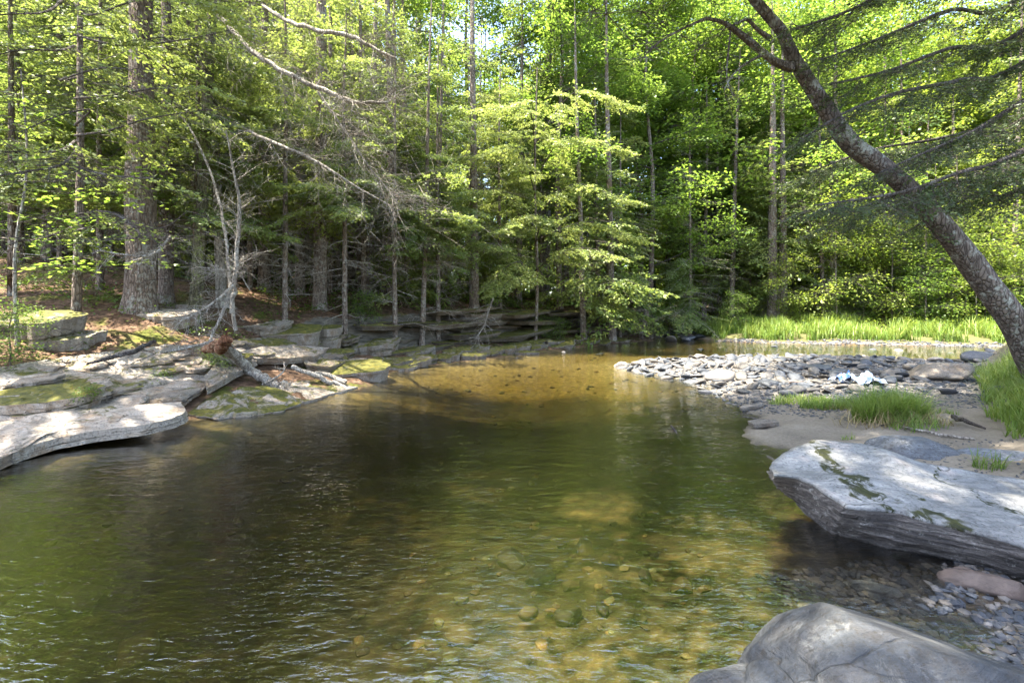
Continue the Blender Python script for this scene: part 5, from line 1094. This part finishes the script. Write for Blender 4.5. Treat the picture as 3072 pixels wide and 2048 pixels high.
wood('driftwood_log', [P(315, 372, .36), P(330, 376, .26), P(346, 382, .14)], [.03, .05, .05], 'short weathered driftwood chunk beside the split stick', 'log', M_DEAD, 0, 1, 18)
wood('driftwood_stick', [P(262, 384, .3), P(282, 373, .45), P(284, 362, .6)], [.015, .014, .008], 'thin bent twig standing up from the root clump', 'stick', M_DEAD, 5, .3, 19)
wood('driftwood_stick', [P(86, 364, .84), P(110, 357, .92), P(135, 350, 1.0), P(155, 341, 1.1)], [.01, .03, .035, .03], 'long brown stick lying on the pale ledge below the leaves', 'stick', M_TWIG, 8, .4, 20)
wood('driftwood_stick', [P(160, 352, .98), P(190, 347, 1.02), P(215, 340, 1.12)], [.015, .02, .02], 'grey stick on the ledge left of the root end', 'stick', M_DEAD, 10, .4, 21)
wood('driftwood_stick', [P(896, 424, .2), P(930, 432, .2), P(975, 439, .19)], [.008, .014, .012], 'long dry pale stem lying on the sand below the grass clump', 'stick', M_DEAD, 2, .2, 22)
wood('driftwood_stick', [P(953, 416, .24), P(970, 422, .23), P(985, 428, .22)], [.03, .025, .012], 'half buried brown stick in the sand near the right grass', 'stick', M_TWIG, 0, .2, 23)
wood('driftwood_stick', [P(880, 425, .2), P(905, 420, .22), P(930, 417, .22)], [.008, .01, .006], 'thin dark twig lying across the sand behind the grass clump', 'stick', M_TWIG, 3, .2, 24)
wood('driftwood_stick', [P(742, 416, .08), P(760, 419, .09), P(775, 419, .1)], [.006, .012, .006], 'thin dark twig at the water edge of the sand', 'stick', M_TWIG, 4, .2, 25)
wood('sunken_stick', [P(671, 425, .03), P(676, 432, .0), P(682, 442, -.04)], [.01, .014, .008], 'small brown stick poking up through the pool surface', 'stick', M_TWIG, 4, .15, 26)
wood('root_snag', [PD(648, 305, 24.5), PD(645, 320, 24.3), PD(640, 332, 24)], [.12, .2, .1], 'dark upturned root at the right end of the cliff', 'root', M_BARK, 30, 1.2, 27, tr=.02)
o = slab(*P(765, 421, .12), .42, .16, .05, .15, (.05, .1), 802, 2, .03, 0, .3, 0, 'thin dark slate lying on the wet sand by the pool', 'slate', under=0, m=32)
o = slab(*P(752, 405, .08), .5, .1, .04, .35, (.05, .1), 803, 2, .03, 0, .4, 0, 'narrow grey slate at the near edge of the gravel', 'slate', under=0, m=32)

# ------------------------------------------------------------------ grass
def grass(mb, pts, hgt, g, lean=.45, w=.006, seg=3):
    pts = np.asarray(pts, float); n = len(pts); z = terrain(pts[:, 0], pts[:, 1]); p = np.stack([pts[:, 0], pts[:, 1], z - .01], 1)
    a = g.uniform(0, 6.28, n); h = hgt * g.uniform(.45, 1.15, n) * (.95 + .5 * vn(pts[:, 0] * 1.6, pts[:, 1] * 1.6, 0, 17)); d = np.stack([np.cos(a), np.sin(a), 0 * a], 1); ln = lean * g.uniform(.2, 1.3, n)
    s = np.stack([-np.sin(a), np.cos(a), 0 * a], 1) * w; prev = None; t_ = np.clip(g.normal(.5, .22, n), 0, 1)
    for i in range(seg + 1):
        f = i / seg; c = p + d * (ln * h * f**1.8)[:, None] + np.array([0, 0, 1.]) * (h * (f - .22 * ln * f**2.5))[:, None]; ws = s * (1 - f**1.5) + s * .05
        if prev is not None: mb.quads(np.stack([prev[0], prev[1], c + ws, c - ws], 1), t_)
        prev = (c - ws, c + ws)
def tuft(name, px, py, z, rx, ry, h, n, seed, label, lean=.6, kind=None, w=.006, m=M_GRS):
    g = rg(seed); c = P(px, py, z); a = g.uniform(0, 6.28, n); r = np.sqrt(g.uniform(0, 1, n)); x = c[0] + rx * r * np.cos(a); y = c[1] + ry * r * np.sin(a)
    mb = MB(); grass(mb, np.stack([x, y], 1), h, g, lean, w); o = mb.build(name, m); recenter(o); tag(o, label, 'grass', None, kind)
tuft('grass_clump', 890, 417, .2, .46, .24, .36, 1700, 1, 'lush green clump of grass in the middle of the sand', .9)
tuft('grass_clump', 836, 405, .15, .55, .22, .2, 800, 2, 'lower grass patch left of the lush clump', .9)
tuft('grass_clump', 800, 401, .12, .5, .2, .16, 420, 3, 'sparse short grass at the edge of the wet gravel', .9)
tuft('dry_grass', 895, 421, .2, .75, .3, .26, 260, 31, 'dry straw coloured stems lying around the lush grass clump', 1.5, w=.005, m=M_STRAW)
tuft('dry_grass', 838, 407, .15, .7, .25, .14, 150, 32, 'dry stems mixed into the lower grass patch', 1.5, w=.004, m=M_STRAW)
tuft('grass_sprig', 915, 426, .2, .35, .2, .2, 160, 33, 'loose grass thinning out in front of the lush clump', 1., w=.004)
tuft('grass_sprig', 988, 463, .2, .12, .1, .2, 70, 4, 'small grass sprig between the pale rocks', .8, w=.004)
tuft('grass_sprig', 848, 434, .17, .07, .05, .12, 22, 5, 'tiny grass sprig alone on the sand', .8, w=.004)
tuft('grass_sprig', 863, 604, .2, .03, .02, .06, 10, 6, 'tiny grass sprig behind the nearest boulder', .8, w=.003)
tuft('grass_sprig', 940, 408, .25, .3, .1, .12, 80, 7, 'thin grass at the right of the lush clump', .8, w=.004)
tuft('grass_sprig', 110, 392, .5, .1, .05, .16, 40, 8, 'dry grass sprig in the crack of the pale ledge', .8, w=.004)
x = gg.uniform(5.5, 11, 26000); y = gg.uniform(4.2, 10, 26000); q_ = (x - (6.25 + (y - 5.9) * .97)) / 1.4; k = (q_ > .0 + .12 * vn(x * 2, y * 2, 0, 3)) & (q_ < 1.6) & (x / y < 1.35)
mb = MB(); grass(mb, np.stack([x[k], y[k]], 1)[:11000], .34, gg, .8, .006); tag(mb.build('grass', M_GRS), 'long grass on the bank under the leaning tree', None, kind='stuff')
x = gg.uniform(9.5, 32, 60000); y = gg.uniform(19.5, 29, 60000); d_ = sdf(x, y, FARB); k = (d_ > .5) & (d_ < 4.8) & (x / y < 1.3) & (vn(x * .7, y * .7, 0, 8) + .3 * vn(x * 3, y * 3, 0, 9) > -.42)
mb = MB(); grass(mb, np.stack([x[k], y[k]], 1)[:20000], .75, gg, .55, .02); tag(mb.build('grass', M_GRS), 'tall sunlit grass along the far bank', None, kind='stuff')
# low plants and fallen leaves over the forest floor
def scatter(name, mat_, n, x0, x1, y0, y1, size, seed, cond, label, lift, up=.5, clump=None, per=1, spread=.2):
    g = rg(seed); x = g.uniform(x0, x1, n); y = g.uniform(y0, y1, n); k = cond(x, y); x, y = x[k], y[k]
    x = np.repeat(x, per) + g.normal(0, spread, len(x) * per); y = np.repeat(y, per) + g.normal(0, spread, len(y) * per); n = len(x)
    z = terrain(x, y) + lift[0] + (lift[1] - lift[0]) * g.uniform(0, 1, n); a = g.uniform(0, 6.28, n)
    e = norm(np.stack([np.cos(a), np.sin(a), g.normal(0, up, n)], 1)); s = norm(np.cross(e, [0, 0, 1.]) + g.normal(size=(n, 3)) * up * .8)
    L = size * g.uniform(.6, 1.3, (n, 1)) * (.6 + y[:, None] * .035); c = np.stack([x, y, z], 1)
    mb = MB(); mb.quads(np.stack([c, c + e * L * .5 - s * L * .34, c + e * L, c + e * L * .5 + s * L * .34], 1), np.clip(g.normal(.5, .22, n), 0, 1))
    tag(mb.build(name, mat_), label, None, kind='stuff')
dL = lambda x, y: sdf(x, y, LEFT)
scatter('leaf_litter', M_LIT, 110000, -16, 14, 5, 32, .065, 1, lambda x, y: (dL(x, y) > 2.8) & (np.abs(x / y) < 1.25) & (vn(x * 1.1, y * 1.1, 0, 4) > -.35), 'brown fallen leaves on the slope', (.0, .03), .15)
scatter('ground_plants', M_LITG, 8500, -16, 14, 6, 30, .075, 2, lambda x, y: (dL(x, y) > 3.0) & (np.abs(x / y) < 1.25) & (vn(x * .8, y * .8, 0, 14) > -.1), 'low green plants growing on the forest slope', (.02, .26), .5, per=9, spread=.16)
scatter('ground_plants', M_BRDY, 5000, 9, 42, 22, 40, .08, 3, lambda x, y: (sdf(x, y, FARB) > 2.5) & (x / y < 1.3) & (vn(x * .6, y * .6, 0, 16) > -.2), 'low sunlit plants behind the grassy bank', (.05, .7), .5, per=9, spread=.3)
scatter('moss_plants', M_LITG, 1500, -3, 7, 10, 25, .05, 4, lambda x, y: (dL(x, y) > .4) & (dL(x, y) < 2.2) & (vn(x * 1.5, y * 1.5, 0, 18) > .1), 'tufts of moss and weeds on the wet apron', (.0, .1), .5, per=10, spread=.1)
for i, (px, py, z, n, lb) in enumerate([(90, 392, .5, 40, 'bright seedling cluster in the crack at the left of the pale ledge'), (172, 376, .62, 60, 'small green seedling patch on the upper ledge edge'), (80, 397, .45, 24, 'lone seedling just below the larger cluster')]):
    g_ = rg(i + 50); c = P(px, py, z); it = [(.45 * .35, g_.uniform(0, 6), 0, 0, *(c + g_.normal(size=3) * [.12, .05, .02] + [0, 0, .05])) for _ in range(3)]
    mb = MB(); foliate(mb, None, it, BLF, g_, .65, .2); o = mb.build('seedling', M_LITG); recenter(o); tag(o, lb, 'plant', None, 'stuff')

# crumpled plastic sheet on the gravel
for i, (px, py, w, lb) in enumerate([(812, 384, .30, 'crumpled blue and white plastic scrap left on the gravel'), (868, 385, .42, 'crumpled white plastic sheet just behind the grass clump')]):
    n = 26; u, v = np.meshgrid(np.linspace(-1, 1, n), np.linspace(-1, 1, n)); c = P(px + (34 if i == 0 else 0), py, .2); c[2] = TZ(c[0], c[1])
    zz = .16 * (1 - .5 * (u**2 + v**2)) * (1 + 1.0 * fbm(u * 2, v * 2, 0, 40 + i)) + .05 * np.abs(vn(u * 4, v * 4, 0, 42)); xx = u * w * .6 * (1 + .2 * vn(u * 3, v * 3, 0, 44)); yy = v * .16 * (1 + .3 * vn(u * 3, v * 3, 0, 45))
    ii = np.arange(n - 1)[:, None] * n + np.arange(n - 1)[None]; mb = MB(); mb.add(np.stack([xx + c[0], yy + c[1], np.maximum(zz, .005) + c[2]], -1), np.stack([ii, ii + 1, ii + n + 1, ii + n], -1).reshape(-1, 4))
    s = NT('crumpled_plastic%d' % i); nn = s.noise(s.n('TexCoord').outputs['Object'], 6, 3); cc = s.ramp(nn, [(.42, (.05, .12, .32) if i == 0 else (.16, .22, .32)), (.55, (.30, .33, .37))]); m_ = s.out(s.princ(cc, .35, .5))
    o = mb.build('plastic_sheet', m_, None, False); sd_ = o.modifiers.new('thick', 'SOLIDIFY'); sd_.thickness = .003; recenter(o); tag(o, lb, 'plastic')
